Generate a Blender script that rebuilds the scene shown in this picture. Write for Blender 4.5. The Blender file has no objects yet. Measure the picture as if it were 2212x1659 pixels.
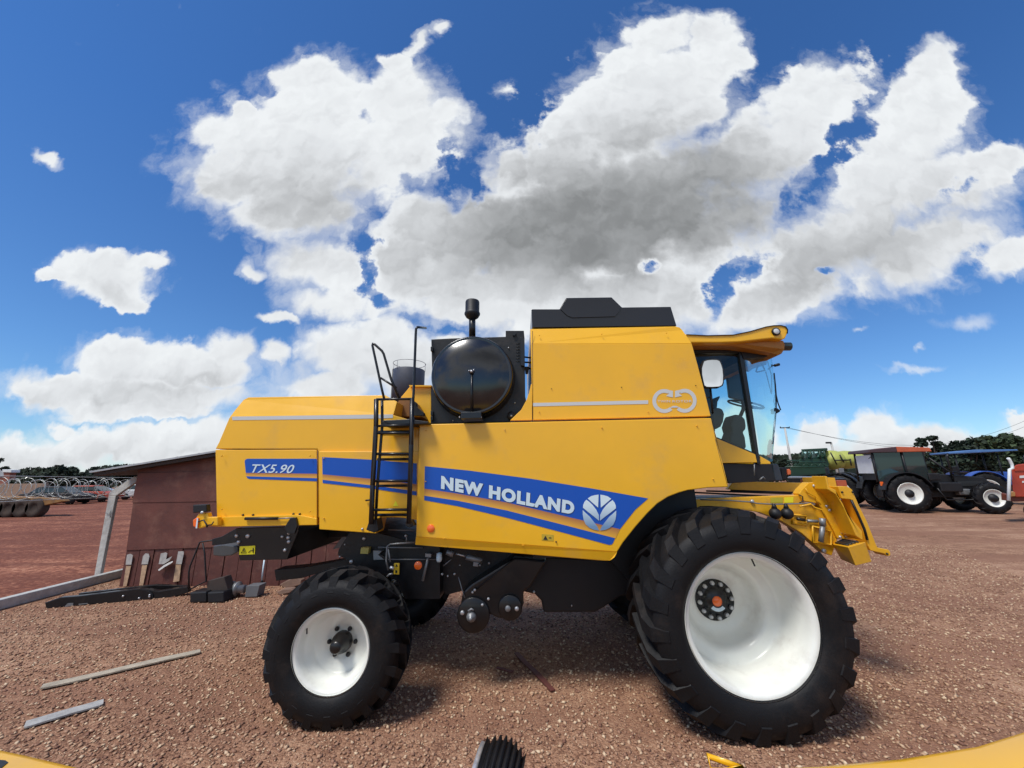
import bpy, bmesh, math, random
from math import sin, cos, pi, radians, sqrt, atan2
from mathutils import Vector, Matrix, noise as mnoise
random.seed(7)
C = bpy.context.scene
col = C.collection

# ------------------------------------------------------------------ camera
FOC, CX, CY, EYE = 830.0, 1106.0, 829.5, 2.1      # the photograph measured on a 2212 x 1659 grid
PITCH, YAW, ROLL = radians(13.2), radians(1.0), radians(0.6)
cd = bpy.data.cameras.new('camera'); cam = bpy.data.objects.new('camera', cd); col.objects.link(cam)
cd.sensor_width = 36.0; cd.lens = 36.0 * FOC / 2212.0; cd.clip_start = 0.05; cd.clip_end = 3000
cam.location = (0, 0, EYE)
fw = Vector((-sin(YAW) * cos(PITCH), cos(YAW) * cos(PITCH), sin(PITCH)))
rt = Vector((cos(YAW), sin(YAW), 0)); up = rt.cross(fw)
r2 = rt * cos(ROLL) - up * sin(ROLL); u2 = rt * sin(ROLL) + up * cos(ROLL)
cam.rotation_euler = Matrix((r2, u2, -fw)).transposed().to_euler()
C.camera = cam

def ray(px, py):
    return r2 * ((px - CX) / FOC) + u2 * ((CY - py) / FOC) + fw
def W(px, py, Y):                       # point where the sight line meets the vertical plane y = Y
    d = ray(px, py); t = Y / d.y
    return Vector((d.x * t, Y, EYE + d.z * t))
def G(px, py, z=0.0):                   # point where it meets the level z
    d = ray(px, py); t = (z - EYE) / d.z
    return Vector((d.x * t, d.y * t, z))
def XP(px, py, X):                      # point where it meets the plane x = X
    d = ray(px, py); t = X / d.x
    return Vector((X, d.y * t, EYE + d.z * t))

# ------------------------------------------------------------------ node helpers
class NT:
    dim = '3D'
    def __init__(s, tree): s.t = tree; s.n = tree.nodes; s.l = tree.links
    def new(s, typ, **kw):
        n = s.n.new(typ)
        for k, v in kw.items(): setattr(n, k, v)
        return n
    def put(s, sock, v):
        if v is None: return
        if isinstance(v, bpy.types.NodeSocket): s.l.new(v, sock)
        else: sock.default_value = v
    def math(s, op, a, b=None, c=None, clamp=False):
        n = s.new('ShaderNodeMath', operation=op, use_clamp=clamp)
        s.put(n.inputs[0], a); s.put(n.inputs[1], b); s.put(n.inputs[2], c)
        return n.outputs[0]
    def vmath(s, op, a, b=None, c=None, scale=None):
        n = s.new('ShaderNodeVectorMath', operation=op)
        s.put(n.inputs[0], a); s.put(n.inputs[1], b); s.put(n.inputs[2], c)
        if scale is not None: s.put(n.inputs['Scale'], scale)
        return n.outputs['Value'] if op in ('LENGTH', 'DISTANCE', 'DOT_PRODUCT') else n.outputs[0]
    def noise(s, vec, scale, detail=4, rough=0.55, dist=0.0, out=0):
        n = s.new('ShaderNodeTexNoise'); n.noise_dimensions = s.dim; s.put(n.inputs['Vector'], vec)
        n.inputs['Scale'].default_value = scale; n.inputs['Detail'].default_value = detail
        n.inputs['Roughness'].default_value = rough; n.inputs['Distortion'].default_value = dist
        return n.outputs[out]
    def ramp(s, fac, stops, interp='LINEAR'):
        n = s.new('ShaderNodeValToRGB'); n.color_ramp.interpolation = interp
        e = n.color_ramp.elements
        while len(e) < len(stops): e.new(0.5)
        for q, (p, c) in zip(e, stops):
            q.position = p; q.color = (*c, 1) if len(c) == 3 else c
        s.put(n.inputs[0], fac); return n.outputs[0]
    def mix(s, fac, a, b, mode='MIX'):
        n = s.new('ShaderNodeMix', data_type='RGBA', blend_type=mode)
        s.put(n.inputs[0], fac)
        s.put(n.inputs[6], a if isinstance(a, bpy.types.NodeSocket) else (*a, 1))
        s.put(n.inputs[7], b if isinstance(b, bpy.types.NodeSocket) else (*b, 1))
        return n.outputs[2]
    def maprange(s, v, a, b, c=0.0, d=1.0, smooth=True):
        n = s.new('ShaderNodeMapRange', interpolation_type='SMOOTHSTEP' if smooth else 'LINEAR')
        s.put(n.inputs['Value'], v)
        for k, q in zip(('From Min', 'From Max', 'To Min', 'To Max'), (a, b, c, d)): n.inputs[k].default_value = q
        return n.outputs[0]

# ------------------------------------------------------------------ sky
SUN_DIR = Vector((-0.36, -0.38, 0.86)).normalized()         # towards the sun
elev = math.asin(SUN_DIR.z); azim = atan2(SUN_DIR.x, SUN_DIR.y)
w = bpy.data.worlds.new('World'); C.world = w; w.use_nodes = True
T = NT(w.node_tree); T.n.clear(); T.dim = '2D'
sky = T.new('ShaderNodeTexSky', sky_type='NISHITA', sun_disc=False)
sky.sun_elevation = elev; sky.sun_rotation = azim; sky.altitude = 900; sky.air_density = 1.0; sky.dust_density = 0.35; sky.ozone_density = 3.0
tc = T.new('ShaderNodeTexCoord')
sep = T.new('ShaderNodeSeparateXYZ'); T.l.new(tc.outputs['Generated'], sep.inputs[0])
ay = T.math('MAXIMUM', T.math('ABSOLUTE', sep.outputs[1]), 0.12)
cmb = T.new('ShaderNodeCombineXYZ')
T.l.new(T.math('DIVIDE', sep.outputs[0], ay), cmb.inputs[0])
T.l.new(T.math('DIVIDE', sep.outputs[2], ay), cmb.inputs[1])
uv = cmb.outputs[0]
def uvp(px, py):
    d = ray(px, py); return Vector((d.x / d.y, d.z / d.y))
# cumulus masses: centre, radii, tilt (degrees), weight
MASS = [(660,330,260,150,0),(700,205,120,85,0),(870,205,105,80,0),(500,380,130,75,0),(930,300,100,110,0),(640,460,150,70,0),(525,235,34,26,0),
 (900,88,46,18,35),(950,62,26,17,0),(845,128,36,22,0),(1095,195,30,24,0),(975,245,50,50,0),
 (1435,180,165,140,0),(1335,265,170,135,0),(1545,108,80,80,0),(1215,330,150,105,0),(1100,340,65,90,0),(1400,430,380,170,0),(1250,500,350,140,0),
 (1640,340,200,110,20),(1760,230,170,85,30),(1850,170,85,55,50),(1435,85,78,52,0),
 (1045,470,140,85,0),(1000,545,170,80,0),(1980,250,115,135,0),(2010,145,75,62,0),(1900,390,190,110,30),(2060,400,150,90,0),(2135,350,90,38,15),
 (1800,520,300,120,25),(2000,520,220,100,15),(2190,550,130,45,5),(1690,640,210,75,20),
 (1330,650,360,115,0),(1130,620,260,100,0),(890,590,110,90,0),(1000,665,150,75,0),
 (930,490,130,80,0),(870,560,110,85,0),(970,575,160,105,0),(1120,560,160,100,0),(690,575,125,72,0),(730,655,110,55,0),(540,580,34,26,0),(600,692,62,14,-8),
 (770,765,130,80,0),(850,790,170,95,0),(965,742,65,45,0),(700,835,190,50,0),
 (230,598,125,55,0),(110,600,45,20,0),(322,568,55,24,0),(250,640,65,26,-10),(105,335,42,16,-25),
 (280,780,125,58,0),(420,795,140,50,0),(495,758,60,42,0),(140,835,130,42,0),(320,855,250,50,0),(590,770,42,30,0),(300,890,190,25,0),
 (0,985,260,55,0),(250,970,260,55,0),(440,960,170,60,0),(133,922,36,30,0),
 (1590,935,95,62,0),(1775,935,62,42,0),(1890,930,62,48,0),(1760,985,170,55,0),(2000,970,280,48,0),(2190,900,42,32,0),(2230,950,110,60,0)]
WISP = [(2090,686,80,22,3),(1860,722,20,10,30),(1960,795,70,10,8),(1975,750,16,10,30)]
HOLE = [(975,370,34,60,10),(1815,335,85,26,42),(1720,425,38,16,30),(2065,405,45,15,30),(1595,590,80,20,32),(800,590,18,50,0),
 (1415,570,16,15,0),(1555,645,30,34,0),(955,705,60,14,0),(795,522,28,18,0),(830,650,18,12,0),(1120,240,45,90,-25),(1040,400,20,40,20),(470,640,60,50,0),(1790,590,10,6,0),(1900,110,40,90,-30),(2105,560,22,22,0)]
GREY = [(650,440,250,85,0,.85),(1340,440,250,130,0,1.0),(1150,430,130,90,0,.55),(1490,330,170,110,0,.65),(1290,540,300,100,0,.75),(1950,490,190,90,20,.6),(1740,610,200,60,20,.7),
 (420,815,190,25,0,.55),(240,865,230,26,0,.5),(230,640,110,28,0,.45),(880,830,150,55,0,.55),(1640,420,170,80,20,.45),(1060,560,200,60,0,.4),(250,1000,360,30,0,.5),(1960,985,330,26,0,.4),(900,610,90,50,0,.35)]
def fit(px, py, rx, ry, rot):
    c = uvp(px, py); a = radians(rot)
    ax = uvp(px + rx * cos(a) * .5, py - rx * sin(a) * .5) - uvp(px - rx * cos(a) * .5, py + rx * sin(a) * .5)
    bx = uvp(px - ry * sin(a) * .5, py - ry * cos(a) * .5) - uvp(px + ry * sin(a) * .5, py + ry * cos(a) * .5)
    th = .5 * atan2(2 * (ax.x * ax.y + bx.x * bx.y), ax.x**2 + bx.x**2 - ax.y**2 - bx.y**2)
    d1 = Vector((cos(th), sin(th))); d2 = Vector((-sin(th), cos(th)))
    s1 = sqrt(ax.dot(d1)**2 + bx.dot(d1)**2); s2 = sqrt(ax.dot(d2)**2 + bx.dot(d2)**2)
    return c, th, s1, s2
def blobs(N, vec, items, grow, prev=None, op='MAXIMUM'):
    for it in items:
        c, th, s1, s2 = fit(*it[:5])
        m = N.new('ShaderNodeMapping', vector_type='TEXTURE')
        N.put(m.inputs['Vector'], vec)
        m.inputs['Location'].default_value = (c.x, c.y, 0); m.inputs['Rotation'].default_value = (0, 0, th)
        m.inputs['Scale'].default_value = (s1 * grow, s2 * grow, 1)
        g = N.new('ShaderNodeTexGradient', gradient_type='SPHERICAL'); N.put(g.inputs[0], m.outputs[0])
        v = g.outputs['Fac']
        if len(it) > 5: v = N.math('MULTIPLY', v, it[5])
        prev = v if prev is None else N.math(op, prev, v)
    return prev
nv = T.noise(uv, 3.2, 2, .5, out=1)
nf = T.noise(uv, 15.0, 5, .55, out=1)
warp = T.vmath('ADD', T.vmath('SCALE', T.vmath('SUBTRACT', nv, (.5, .5, .5)), scale=.10),
               T.vmath('SCALE', T.vmath('SUBTRACT', nf, (.5, .5, .5)), scale=.06))
p = T.vmath('ADD', uv, warp)
dens = blobs(T, p, MASS, 1.42)
hole = blobs(T, p, HOLE, 1.9)
wisp = T.math('MULTIPLY', blobs(T, p, WISP, 1.5), .5)
fb = T.noise(uv, 7.0, 8, .56)
def puff(vec):
    o = None
    for sc, am in ((7.0, .42), (18.0, .20), (42.0, .06)):
        v = T.new('ShaderNodeTexVoronoi', voronoi_dimensions='2D', feature='SMOOTH_F1'); T.put(v.inputs['Vector'], vec)
        v.inputs['Scale'].default_value = sc; v.inputs['Smoothness'].default_value = .35
        q = T.math('MULTIPLY', T.math('SUBTRACT', .42, v.outputs['Distance']), am); o = q if o is None else T.math('ADD', o, q)
    return o
pw = T.vmath('ADD', uv, T.vmath('SCALE', T.vmath('SUBTRACT', nf, (.5, .5, .5)), scale=.10))
pf = puff(pw); pf2 = puff(T.vmath('ADD', pw, (-.010, .022, 0)))
core = T.math('SUBTRACT', dens, T.math('MULTIPLY', T.math('MULTIPLY', hole, T.math('ADD', T.math('MULTIPLY', T.noise(uv, 16.0, 5, .6), 3.0), -.75)), .62))
d = T.math('ADD', core, T.math('ADD', T.math('MULTIPLY', pf, .62), T.math('MULTIPLY', T.math('SUBTRACT', fb, .5), .50)))
soft = T.maprange(T.noise(uv, 2.2, 2), .35, .65, .38, .70)
al = T.math('DIVIDE', T.math('SUBTRACT', d, .19), T.math('SUBTRACT', soft, .19), clamp=True)
al = T.math('SMOOTH_MIN', T.maprange(al, 0, 1), 1.0, .05)
alpha = T.math('MAXIMUM', al, T.math('MULTIPLY', T.maprange(T.math('ADD', wisp, T.math('MULTIPLY', T.math('SUBTRACT', fb, .5), .5)), .10, .5), .55))
veil = T.math('MULTIPLY', T.maprange(T.math('ADD', core, T.math('MULTIPLY', T.math('SUBTRACT', T.noise(p, 11.0, 6, .6), .5), 1.0)), .06, .62), .45)
veil = T.math('MULTIPLY', veil, T.maprange(core, .0, .08))
alpha = T.math('MAXIMUM', alpha, veil)
alpha = T.math('MULTIPLY', alpha, T.maprange(sep.outputs[2], -.02, .0), clamp=True)
grey = blobs(T, p, GREY, 1.85, op='ADD')
grey = T.math('ADD', T.math('MULTIPLY', grey, .42), T.math('MULTIPLY', T.math('SUBTRACT', fb, .5), .15))
relief = T.math('MULTIPLY', T.math('SUBTRACT', pf, pf2), T.maprange(d, .2, .9, 1.25, .38))
grey = T.math('SUBTRACT', T.math('ADD', grey, .08), relief)
grey = T.math('MULTIPLY', grey, T.maprange(d, .25, .70))
cc = T.ramp(grey, [(0.0, (.90, .93, .95)), (.18, (.78, .805, .83)), (.45, (.50, .515, .53)), (.75, (.27, .28, .285)), (1.0, (.17, .175, .18))])
hzn = T.maprange(sep.outputs[2], .02, .62, 0, 1, False)
skt = T.ramp(hzn, [(0.0, (.80, 1.02, 1.16)), (.35, (.66, 1.0, 1.30)), (1.0, (.52, .96, 1.42))])
skc = T.mix(1.0, sky.outputs[0], skt, 'MULTIPLY')
bg1 = T.new('ShaderNodeBackground'); T.l.new(skc, bg1.inputs[0]); bg1.inputs[1].default_value = 0.078
bg2 = T.new('ShaderNodeBackground'); T.l.new(cc, bg2.inputs[0]); bg2.inputs[1].default_value = 0.69
mx = T.new('ShaderNodeMixShader'); T.l.new(alpha, mx.inputs[0]); T.l.new(bg1.outputs[0], mx.inputs[1]); T.l.new(bg2.outputs[0], mx.inputs[2])
wo = T.new('ShaderNodeOutputWorld'); T.l.new(mx.outputs[0], wo.inputs[0])
try: w.cycles.sampling_method = 'MANUAL'; w.cycles.sample_map_resolution = 512
except Exception: pass

# ------------------------------------------------------------------ sun, exposure
ld = bpy.data.lights.new('sun', 'SUN'); ld.energy = 2.4; ld.angle = radians(16.0); ld.color = (1.0, .955, .88)
sun = bpy.data.objects.new('sun', ld); col.objects.link(sun); sun.location = SUN_DIR * 60
sun.rotation_euler = (-SUN_DIR).to_track_quat('-Z', 'Y').to_euler()
C.view_settings.view_transform = 'Standard'; C.view_settings.look = 'None'
C.view_settings.exposure = 0.50; C.view_settings.gamma = 1.0
C.render.engine = 'CYCLES'; C.cycles.use_denoising = True
C.cycles.max_bounces = 7; C.cycles.transparent_max_bounces = 16; C.cycles.caustics_reflective = False; C.cycles.caustics_refractive = False

# ------------------------------------------------------------------ materials
def mat(name, base, rough=.5, metal=0.0, coat=0.0, var=0.0, vs=3.0, bump=0.0, bs=40.0, dirt=None, island=0.0, coatr=.06, spec=.5):
    m = bpy.data.materials.new(name); m.use_nodes = True; N = NT(m.node_tree)
    b = N.n['Principled BSDF']; tcn = N.new('ShaderNodeTexCoord'); ob = tcn.outputs['Object']
    b.inputs['Roughness'].default_value = rough; b.inputs['Metallic'].default_value = metal
    b.inputs['Coat Weight'].default_value = coat; b.inputs['Coat Roughness'].default_value = coatr; b.inputs['Specular IOR Level'].default_value = spec
    c = None
    if var:
        f = N.noise(ob, vs, 5, .6); k = N.maprange(f, .3, .7, 1 - var, 1 + var, False)
        c = N.vmath('SCALE', tuple(base), scale=k)
        N.put(b.inputs['Roughness'], N.maprange(f, .3, .7, max(.02, rough - .08), min(1, rough + .1), False))
    if island:
        g = N.new('ShaderNodeNewGeometry'); k = N.maprange(g.outputs['Random Per Island'], 0, 1, 1 - island, 1 + island, False)
        c = N.vmath('SCALE', c if c is not None else tuple(base), scale=k)
    if dirt:
        dc, amt, sc = dirt
        f = N.math('MULTIPLY', N.maprange(N.noise(ob, sc, 6, .65), .5, .75, 0, 1), amt)
        c = N.mix(f, c if c is not None else tuple(base), dc)
    if c is not None: N.put(b.inputs['Base Color'], c)
    else: b.inputs['Base Color'].default_value = (*base, 1)
    if bump:
        bn = N.new('ShaderNodeBump'); bn.inputs['Strength'].default_value = bump; bn.inputs['Distance'].default_value = .01
        N.put(bn.inputs['Height'], N.noise(ob, bs, 4, .6)); N.put(b.inputs['Normal'], bn.outputs[0])
    return m
M = {}
M['yellow'] = mat('yellow_paint', (.90, .475, .012), .33, coat=.32, var=.05, vs=1.2, bump=.12, bs=1.3, dirt=((.56, .33, .13), .28, 2.2), coatr=.18)
M['yellow2'] = mat('yellow_steel', (.82, .42, .014), .42, coat=.2, var=.10, vs=6, bump=.12, bs=25, dirt=((.30, .16, .07), .5, 6.0))
M['black'] = mat('black_paint', (.006, .006, .007), .36, coat=.15, bump=.05, bs=3, dirt=((.06, .045, .035), .35, 4.0))
M['gloss'] = mat('gloss_black_plastic', (.006, .0065, .009), .22, coat=.55, bump=.10, bs=1.5, coatr=.10, dirt=((.05, .045, .04), .3, 6.0))
M['matte'] = mat('matte_black', (.008, .008, .010), .55, var=.2, vs=5)
M['steel'] = mat('black_steel', (.006, .006, .007), .45, var=.3, vs=6, bump=.2, bs=30, dirt=((.055, .040, .032), .4, 7.0))
M['tankext'] = mat('dark_plastic_sheet', (.006, .0065, .012), .28, coat=.3, bump=.35, bs=2.2)
M['rubber'] = mat('tyre_rubber', (.0055, .0055, .0065), .60, var=.25, vs=4, bump=.3, bs=60, dirt=((.050, .034, .026), .40, 3.5), spec=.3)
M['rim'] = mat('white_rim_paint', (.84, .85, .78), .35, coat=.3, var=.05, vs=3, dirt=((.52, .48, .42), .35, 4.0))
M['blue'] = mat('blue_decal', (.002, .082, .46), .42, coat=.0)
M['navy'] = mat('navy_decal', (.006, .03, .16), .35)
M['letter'] = mat('pale_lettering', (.62, .76, .84), .35)
M['grey'] = mat('silver_decal', (.60, .62, .62), .35)
M['amber'] = mat('orange_reflector', (.95, .16, .02), .25, coat=.6)
M['zinc'] = mat('zinc_bolt', (.55, .56, .57), .35, metal=.6, var=.2, vs=30)
M['chrome'] = mat('mirror_surface', (.90, .93, .95), .03, metal=1.0)
M['sticker'] = mat('yellow_sticker', (.85, .75, .02), .4)
M['ink'] = mat('black_print', (.02, .02, .02), .5)
M['concrete'] = mat('concrete', (.50, .50, .47), .85, var=.18, vs=9, bump=.5, bs=40, dirt=((.22, .15, .11), .5, 4.0))
M['shed'] = mat('oxide_red_board', (.125, .040, .030), .68, var=.22, vs=3.0, bump=.4, bs=14, dirt=((.24, .11, .075), .7, 1.6))
M['shed2'] = mat('oxide_red_plank', (.115, .037, .029), .7, var=.2, vs=7, bump=.4, bs=30, dirt=((.23, .12, .09), .5, 6.0), island=.12)
M['roofsheet'] = mat('galvanised_roof', (.42, .43, .44), .5, metal=.3, var=.12, vs=5)
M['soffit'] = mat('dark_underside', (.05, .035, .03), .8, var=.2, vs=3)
M['peeled'] = mat('bare_board_patch', (.42, .40, .38), .8, var=.2, vs=14)
M['rawwood'] = mat('pale_wood', (.48, .32, .20), .8, var=.3, vs=12, bump=.4, bs=50)
M['plank'] = mat('weathered_plank', (.42, .36, .27), .85, var=.25, vs=10, bump=.6, bs=45)
M['plank2'] = mat('grey_plank', (.38, .37, .35), .85, var=.22, vs=10, bump=.6, bs=45)
M['redwood'] = mat('reddish_stick', (.13, .035, .025), .8, var=.2, vs=12)
M['wire'] = mat('galvanised_wire', (.50, .52, .50), .4, metal=.5)
M['cloth'] = mat('seat_fabric', (.035, .045, .055), .8, var=.2)
M['greymet'] = mat('grey_metal', (.25, .26, .27), .45, metal=.5, var=.2, vs=8)
M['bark'] = mat('bark', (.07, .05, .04), .9, var=.3, vs=6)
M['leaf'] = mat('foliage', (.035, .055, .022), .75, island=.55, var=.35, vs=.8)
M['leafd'] = mat('dark_foliage', (.020, .034, .018), .8, island=.5, var=.3, vs=.6)
M['green'] = mat('green_paint', (.014, .050, .028), .45, var=.15)
M['tankyel'] = mat('yellow_tank', (.42, .45, .10), .5)
M['orange'] = mat('orange_roof', (.48, .10, .04), .5, var=.15)
M['bluep'] = mat('blue_paint', (.03, .10, .42), .4)
M['bluec'] = mat('blue_canopy', (.07, .17, .38), .6, var=.15)
M['redp'] = mat('red_paint', (.42, .05, .02), .45, var=.15)
M['whitep'] = mat('white_paint', (.70, .72, .70), .5, var=.08)
M['ochre'] = mat('rusty_ochre', (.26, .13, .04), .75, var=.3, vs=1.2, dirt=((.10, .06, .04), .7, 2.0))
M['brick'] = mat('brick_red', (.26, .10, .07), .85, var=.15)
M['tan'] = mat('tan_wall', (.30, .20, .14), .9, var=.12)
M['tent'] = mat('white_canvas', (.62, .66, .74), .7, var=.08)
M['darkglass'] = mat('dark_glass', (.02, .035, .035), .08, coat=.4)
M['watertank'] = mat('grey_tank_plastic', (.060, .065, .085), .55, var=.1)
M['clay'] = mat('clay_lump', (.24, .15, .11), .95, var=.2, bump=.6, bs=20)
def glass(name, tint):
    m = bpy.data.materials.new(name); m.use_nodes = True; N = NT(m.node_tree); N.n.clear()
    t = N.new('ShaderNodeBsdfTransparent'); t.inputs[0].default_value = (*tint, 1)
    g = N.new('ShaderNodeBsdfGlossy'); g.inputs['Roughness'].default_value = .03; g.inputs[0].default_value = (.9, 1, 1, 1)
    fr = N.new('ShaderNodeFresnel'); fr.inputs[0].default_value = 1.5
    k = N.math('ADD', N.math('MULTIPLY', fr.outputs[0], .5), .01)
    x = N.new('ShaderNodeMixShader'); N.l.new(k, x.inputs[0]); N.l.new(t.outputs[0], x.inputs[1]); N.l.new(g.outputs[0], x.inputs[2])
    o = N.new('ShaderNodeOutputMaterial'); N.l.new(x.outputs[0], o.inputs[0]); return m
M['glass'] = glass('tinted_cab_glass', (.74, .93, .94))
def gradmat(name, c0, c1, p0=0.0, p1=1.0):       # printed fade across the decal (uv v)
    m = bpy.data.materials.new(name); m.use_nodes = True; N = NT(m.node_tree)
    u = N.new('ShaderNodeUVMap'); s = N.new('ShaderNodeSeparateXYZ'); N.l.new(u.outputs[0], s.inputs[0])
    N.put(N.n['Principled BSDF'].inputs['Base Color'], N.ramp(s.outputs[1], [(p0, c0), (p1, c1)]))
    N.n['Principled BSDF'].inputs['Roughness'].default_value = .3
    return m
M['fade'] = gradmat('orange_fade_decal', (.80, .42, .05), (.42, .17, .07), .1, 1)
M['leaflogo'] = gradmat('silver_fade_decal', (.16, .30, .50), (.68, .82, .88), .1, .7)

# ------------------------------------------------------------------ mesh helpers
ORG = {}
class MB:
    def __init__(s): s.v = []; s.f = []; s.sm = []; s.uv = {}
    def add(s, vs, fs, smooth=False):
        o = len(s.v); s.v += [Vector(q) for q in vs]
        for f in fs: s.f.append([o + i for i in f]); s.sm.append(smooth)
        return o
    def prism(s, front, yb):
        n = len(front); front = [Vector(q) for q in front]
        yb = yb if isinstance(yb, (list, tuple)) else [yb] * n
        back = [Vector((p.x, b, p.z)) for p, b in zip(front, yb)]
        fs = [list(range(n)), list(range(2 * n - 1, n - 1, -1))] + [[i, i + n, (i + 1) % n + n, (i + 1) % n] for i in range(n)]
        s.add(front + back, fs); return s
    def ext(s, pts, d):
        n = len(pts); pts = [Vector(q) for q in pts]; d = Vector(d)
        s.add(pts + [p + d for p in pts], [list(range(n)), list(range(2 * n - 1, n - 1, -1))] + [[i, i + n, (i + 1) % n + n, (i + 1) % n] for i in range(n)]); return s
    def box(s, c, size, rz=0.0, ry=0.0, rx=0.0):
        R = Matrix.Rotation(rz, 3, 'Z') @ Matrix.Rotation(ry, 3, 'Y') @ Matrix.Rotation(rx, 3, 'X'); c = Vector(c)
        vs = [c + R @ Vector((size[0] * i / 2, size[1] * j / 2, size[2] * k / 2)) for i in (-1, 1) for j in (-1, 1) for k in (-1, 1)]
        s.add(vs, [[0, 1, 3, 2], [4, 6, 7, 5], [0, 4, 5, 1], [2, 3, 7, 6], [0, 2, 6, 4], [1, 5, 7, 3]]); return s
    def box2(s, a, b): 
        a = Vector(a); b = Vector(b); d = b - a
        return s.box((a + b) / 2, (abs(d.x), abs(d.y), abs(d.z)))
    def tube(s, path, r, n=8, closed=False):
        path = [Vector(p) for p in path]; m = len(path); rs = r if isinstance(r, (list, tuple)) else [r] * m
        rings = []; prev = None
        for i, p in enumerate(path):
            a = path[(i - 1) % m] if (i > 0 or closed) else p; b = path[(i + 1) % m] if (i < m - 1 or closed) else p
            t = (b - a).normalized()
            if prev is None: x = t.cross(Vector((0, 0, 1)) if abs(t.z) < .9 else Vector((1, 0, 0))).normalized()
            else: x = (prev - t * prev.dot(t)).normalized()
            prev = x; y = t.cross(x)
            rings.append([p + (x * cos(2 * pi * k / n) + y * sin(2 * pi * k / n)) * rs[i] for k in range(n)])
        vs = [q for rg in rings for q in rg]; fs = []
        for i in range(m if closed else m - 1):
            for k in range(n):
                a = i * n + k; b = i * n + (k + 1) % n; c = ((i + 1) % m) * n
                fs.append([a, b, c + (k + 1) % n, c + k])
        o = s.add(vs, fs, True)
        if not closed:
            s.f.append([o + k for k in range(n)][::-1]); s.sm.append(False)
            s.f.append([o + (m - 1) * n + k for k in range(n)]); s.sm.append(False)
        return s
    def lathe(s, prof, c, axis='y', n=48, smooth=True, flute=None):
        c = Vector(c); vs = []; fs = []; m = len(prof)
        for r, h in prof:
            for k in range(n):
                a = 2 * pi * k / n; q = r if flute is None else r * (1 + flute[1] * (1 if (k // max(1, n // (2 * flute[0]))) % 2 else -1))
                if axis == 'y': vs.append(c + Vector((q * cos(a), h, q * sin(a))))
                elif axis == 'z': vs.append(c + Vector((q * cos(a), q * sin(a), h)))
                else: vs.append(c + Vector((h, q * cos(a), q * sin(a))))
        for i in range(m - 1):
            for k in range(n): fs.append([i * n + k, i * n + (k + 1) % n, (i + 1) * n + (k + 1) % n, (i + 1) * n + k])
        s.add(vs, fs, smooth); return s
    def sphere(s, c, r, n=12, sc=(1, 1, 1)):
        c = Vector(c); m = n // 2; vs = []; fs = []
        for i in range(m + 1):
            th = pi * i / m
            for k in range(n):
                a = 2 * pi * k / n; vs.append(c + Vector((sin(th) * cos(a) * r * sc[0], sin(th) * sin(a) * r * sc[1], cos(th) * r * sc[2])))
        for i in range(m):
            for k in range(n): fs.append([i * n + k, i * n + (k + 1) % n, (i + 1) * n + (k + 1) % n, (i + 1) * n + k])
        s.add(vs, fs, True); return s
    def build(s, name, mt, parent=None, bevel=0.0, recalc=True, seg=2):
        me = bpy.data.meshes.new(name); o = ORG.get(parent, Vector((0, 0, 0)))
        me.from_pydata([tuple(q - o) for q in s.v], [], s.f)
        me.polygons.foreach_set('use_smooth', s.sm)
        if s.uv:
            ul = me.uv_layers.new(name='UVMap')
            for p in me.polygons:
                for li in p.loop_indices: ul.data[li].uv = s.uv.get(me.loops[li].vertex_index, (0, 0))
        if recalc:
            bm = bmesh.new(); bm.from_mesh(me); bmesh.ops.remove_doubles(bm, verts=bm.verts, dist=1e-6); bmesh.ops.recalc_face_normals(bm, faces=bm.faces); bm.to_mesh(me); bm.free()
        me.materials.append(mt if not isinstance(mt, str) else M[mt]); me.update()
        ob = bpy.data.objects.new(name, me); col.objects.link(ob)
        if parent: ob.parent = parent
        ORG[ob] = o
        if bevel:
            b = ob.modifiers.new('bevel', 'BEVEL'); b.width = bevel; b.segments = seg; b.limit_method = 'ANGLE'; b.angle_limit = radians(35); b.harden_normals = False
        return ob
def tag(o, label=None, cat=None, group=None, kind=None):
    for k, v in (('label', label), ('category', cat), ('group', group), ('kind', kind)):
        if v: o[k] = v
    return o
def thing(name, label, cat, loc=(0, 0, 0), group=None):
    o = bpy.data.objects.new(name, None); col.objects.link(o); o.location = loc; o.empty_display_size = .2
    ORG[o] = Vector(loc); return tag(o, label, cat, group)
def copy_tree(o, parent=None):
    c = o.copy(); col.objects.link(c); c.parent = parent; ORG[c] = ORG[o]
    for ch in [q for q in bpy.data.objects if q.parent == o]: copy_tree(ch, c)
    return c
def crop(x0, y0, s):                                   # enlarged crops of the photograph back to the 2212 grid
    return lambda x, y: ((x0 + x * s) / 1.157324, (y0 + y * s) / 1.157324)
c2 = crop(500, 960, 560 / 2212); c3 = crop(880, 1240, 760 / 2212); c4 = crop(880, 720, 480 / 2212); c5 = crop(1280, 720, 720 / 2212)
c6 = crop(1640, 780, 360 / 2212); cA = crop(0, 960, 640 / 2212); d1 = crop(1700, 1140, 560 / 2212); d2 = crop(1900, 1020, 660 / 2212)
d4 = crop(1020, 1120, 680 / 2212); d6 = crop(1000, 1700, 500 / 2212); d7 = crop(1700, 1700, 860 / 2212); d8 = crop(0, 1600, 500 / 2212)
e1 = crop(0, 1120, 360 / 2212); e2 = crop(0, 1340, 520 / 2212); e3 = crop(280, 1340, 480 / 2212); e4 = crop(540, 1280, 560 / 2212)
e5 = crop(960, 1360, 600 / 2212); e6 = crop(1920, 1040, 320 / 2212); e7 = crop(2160, 1060, 400 / 2212); e8 = crop(1700, 900, 300 / 1555)
ident = lambda x, y: (x, y)
def pl(cf, pts, Y):                                    # pixel outline to the plane y = Y (a point may carry its own y)
    return [W(*cf(p[0], p[1]), p[2] if len(p) > 2 else Y) for p in pts]
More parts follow.
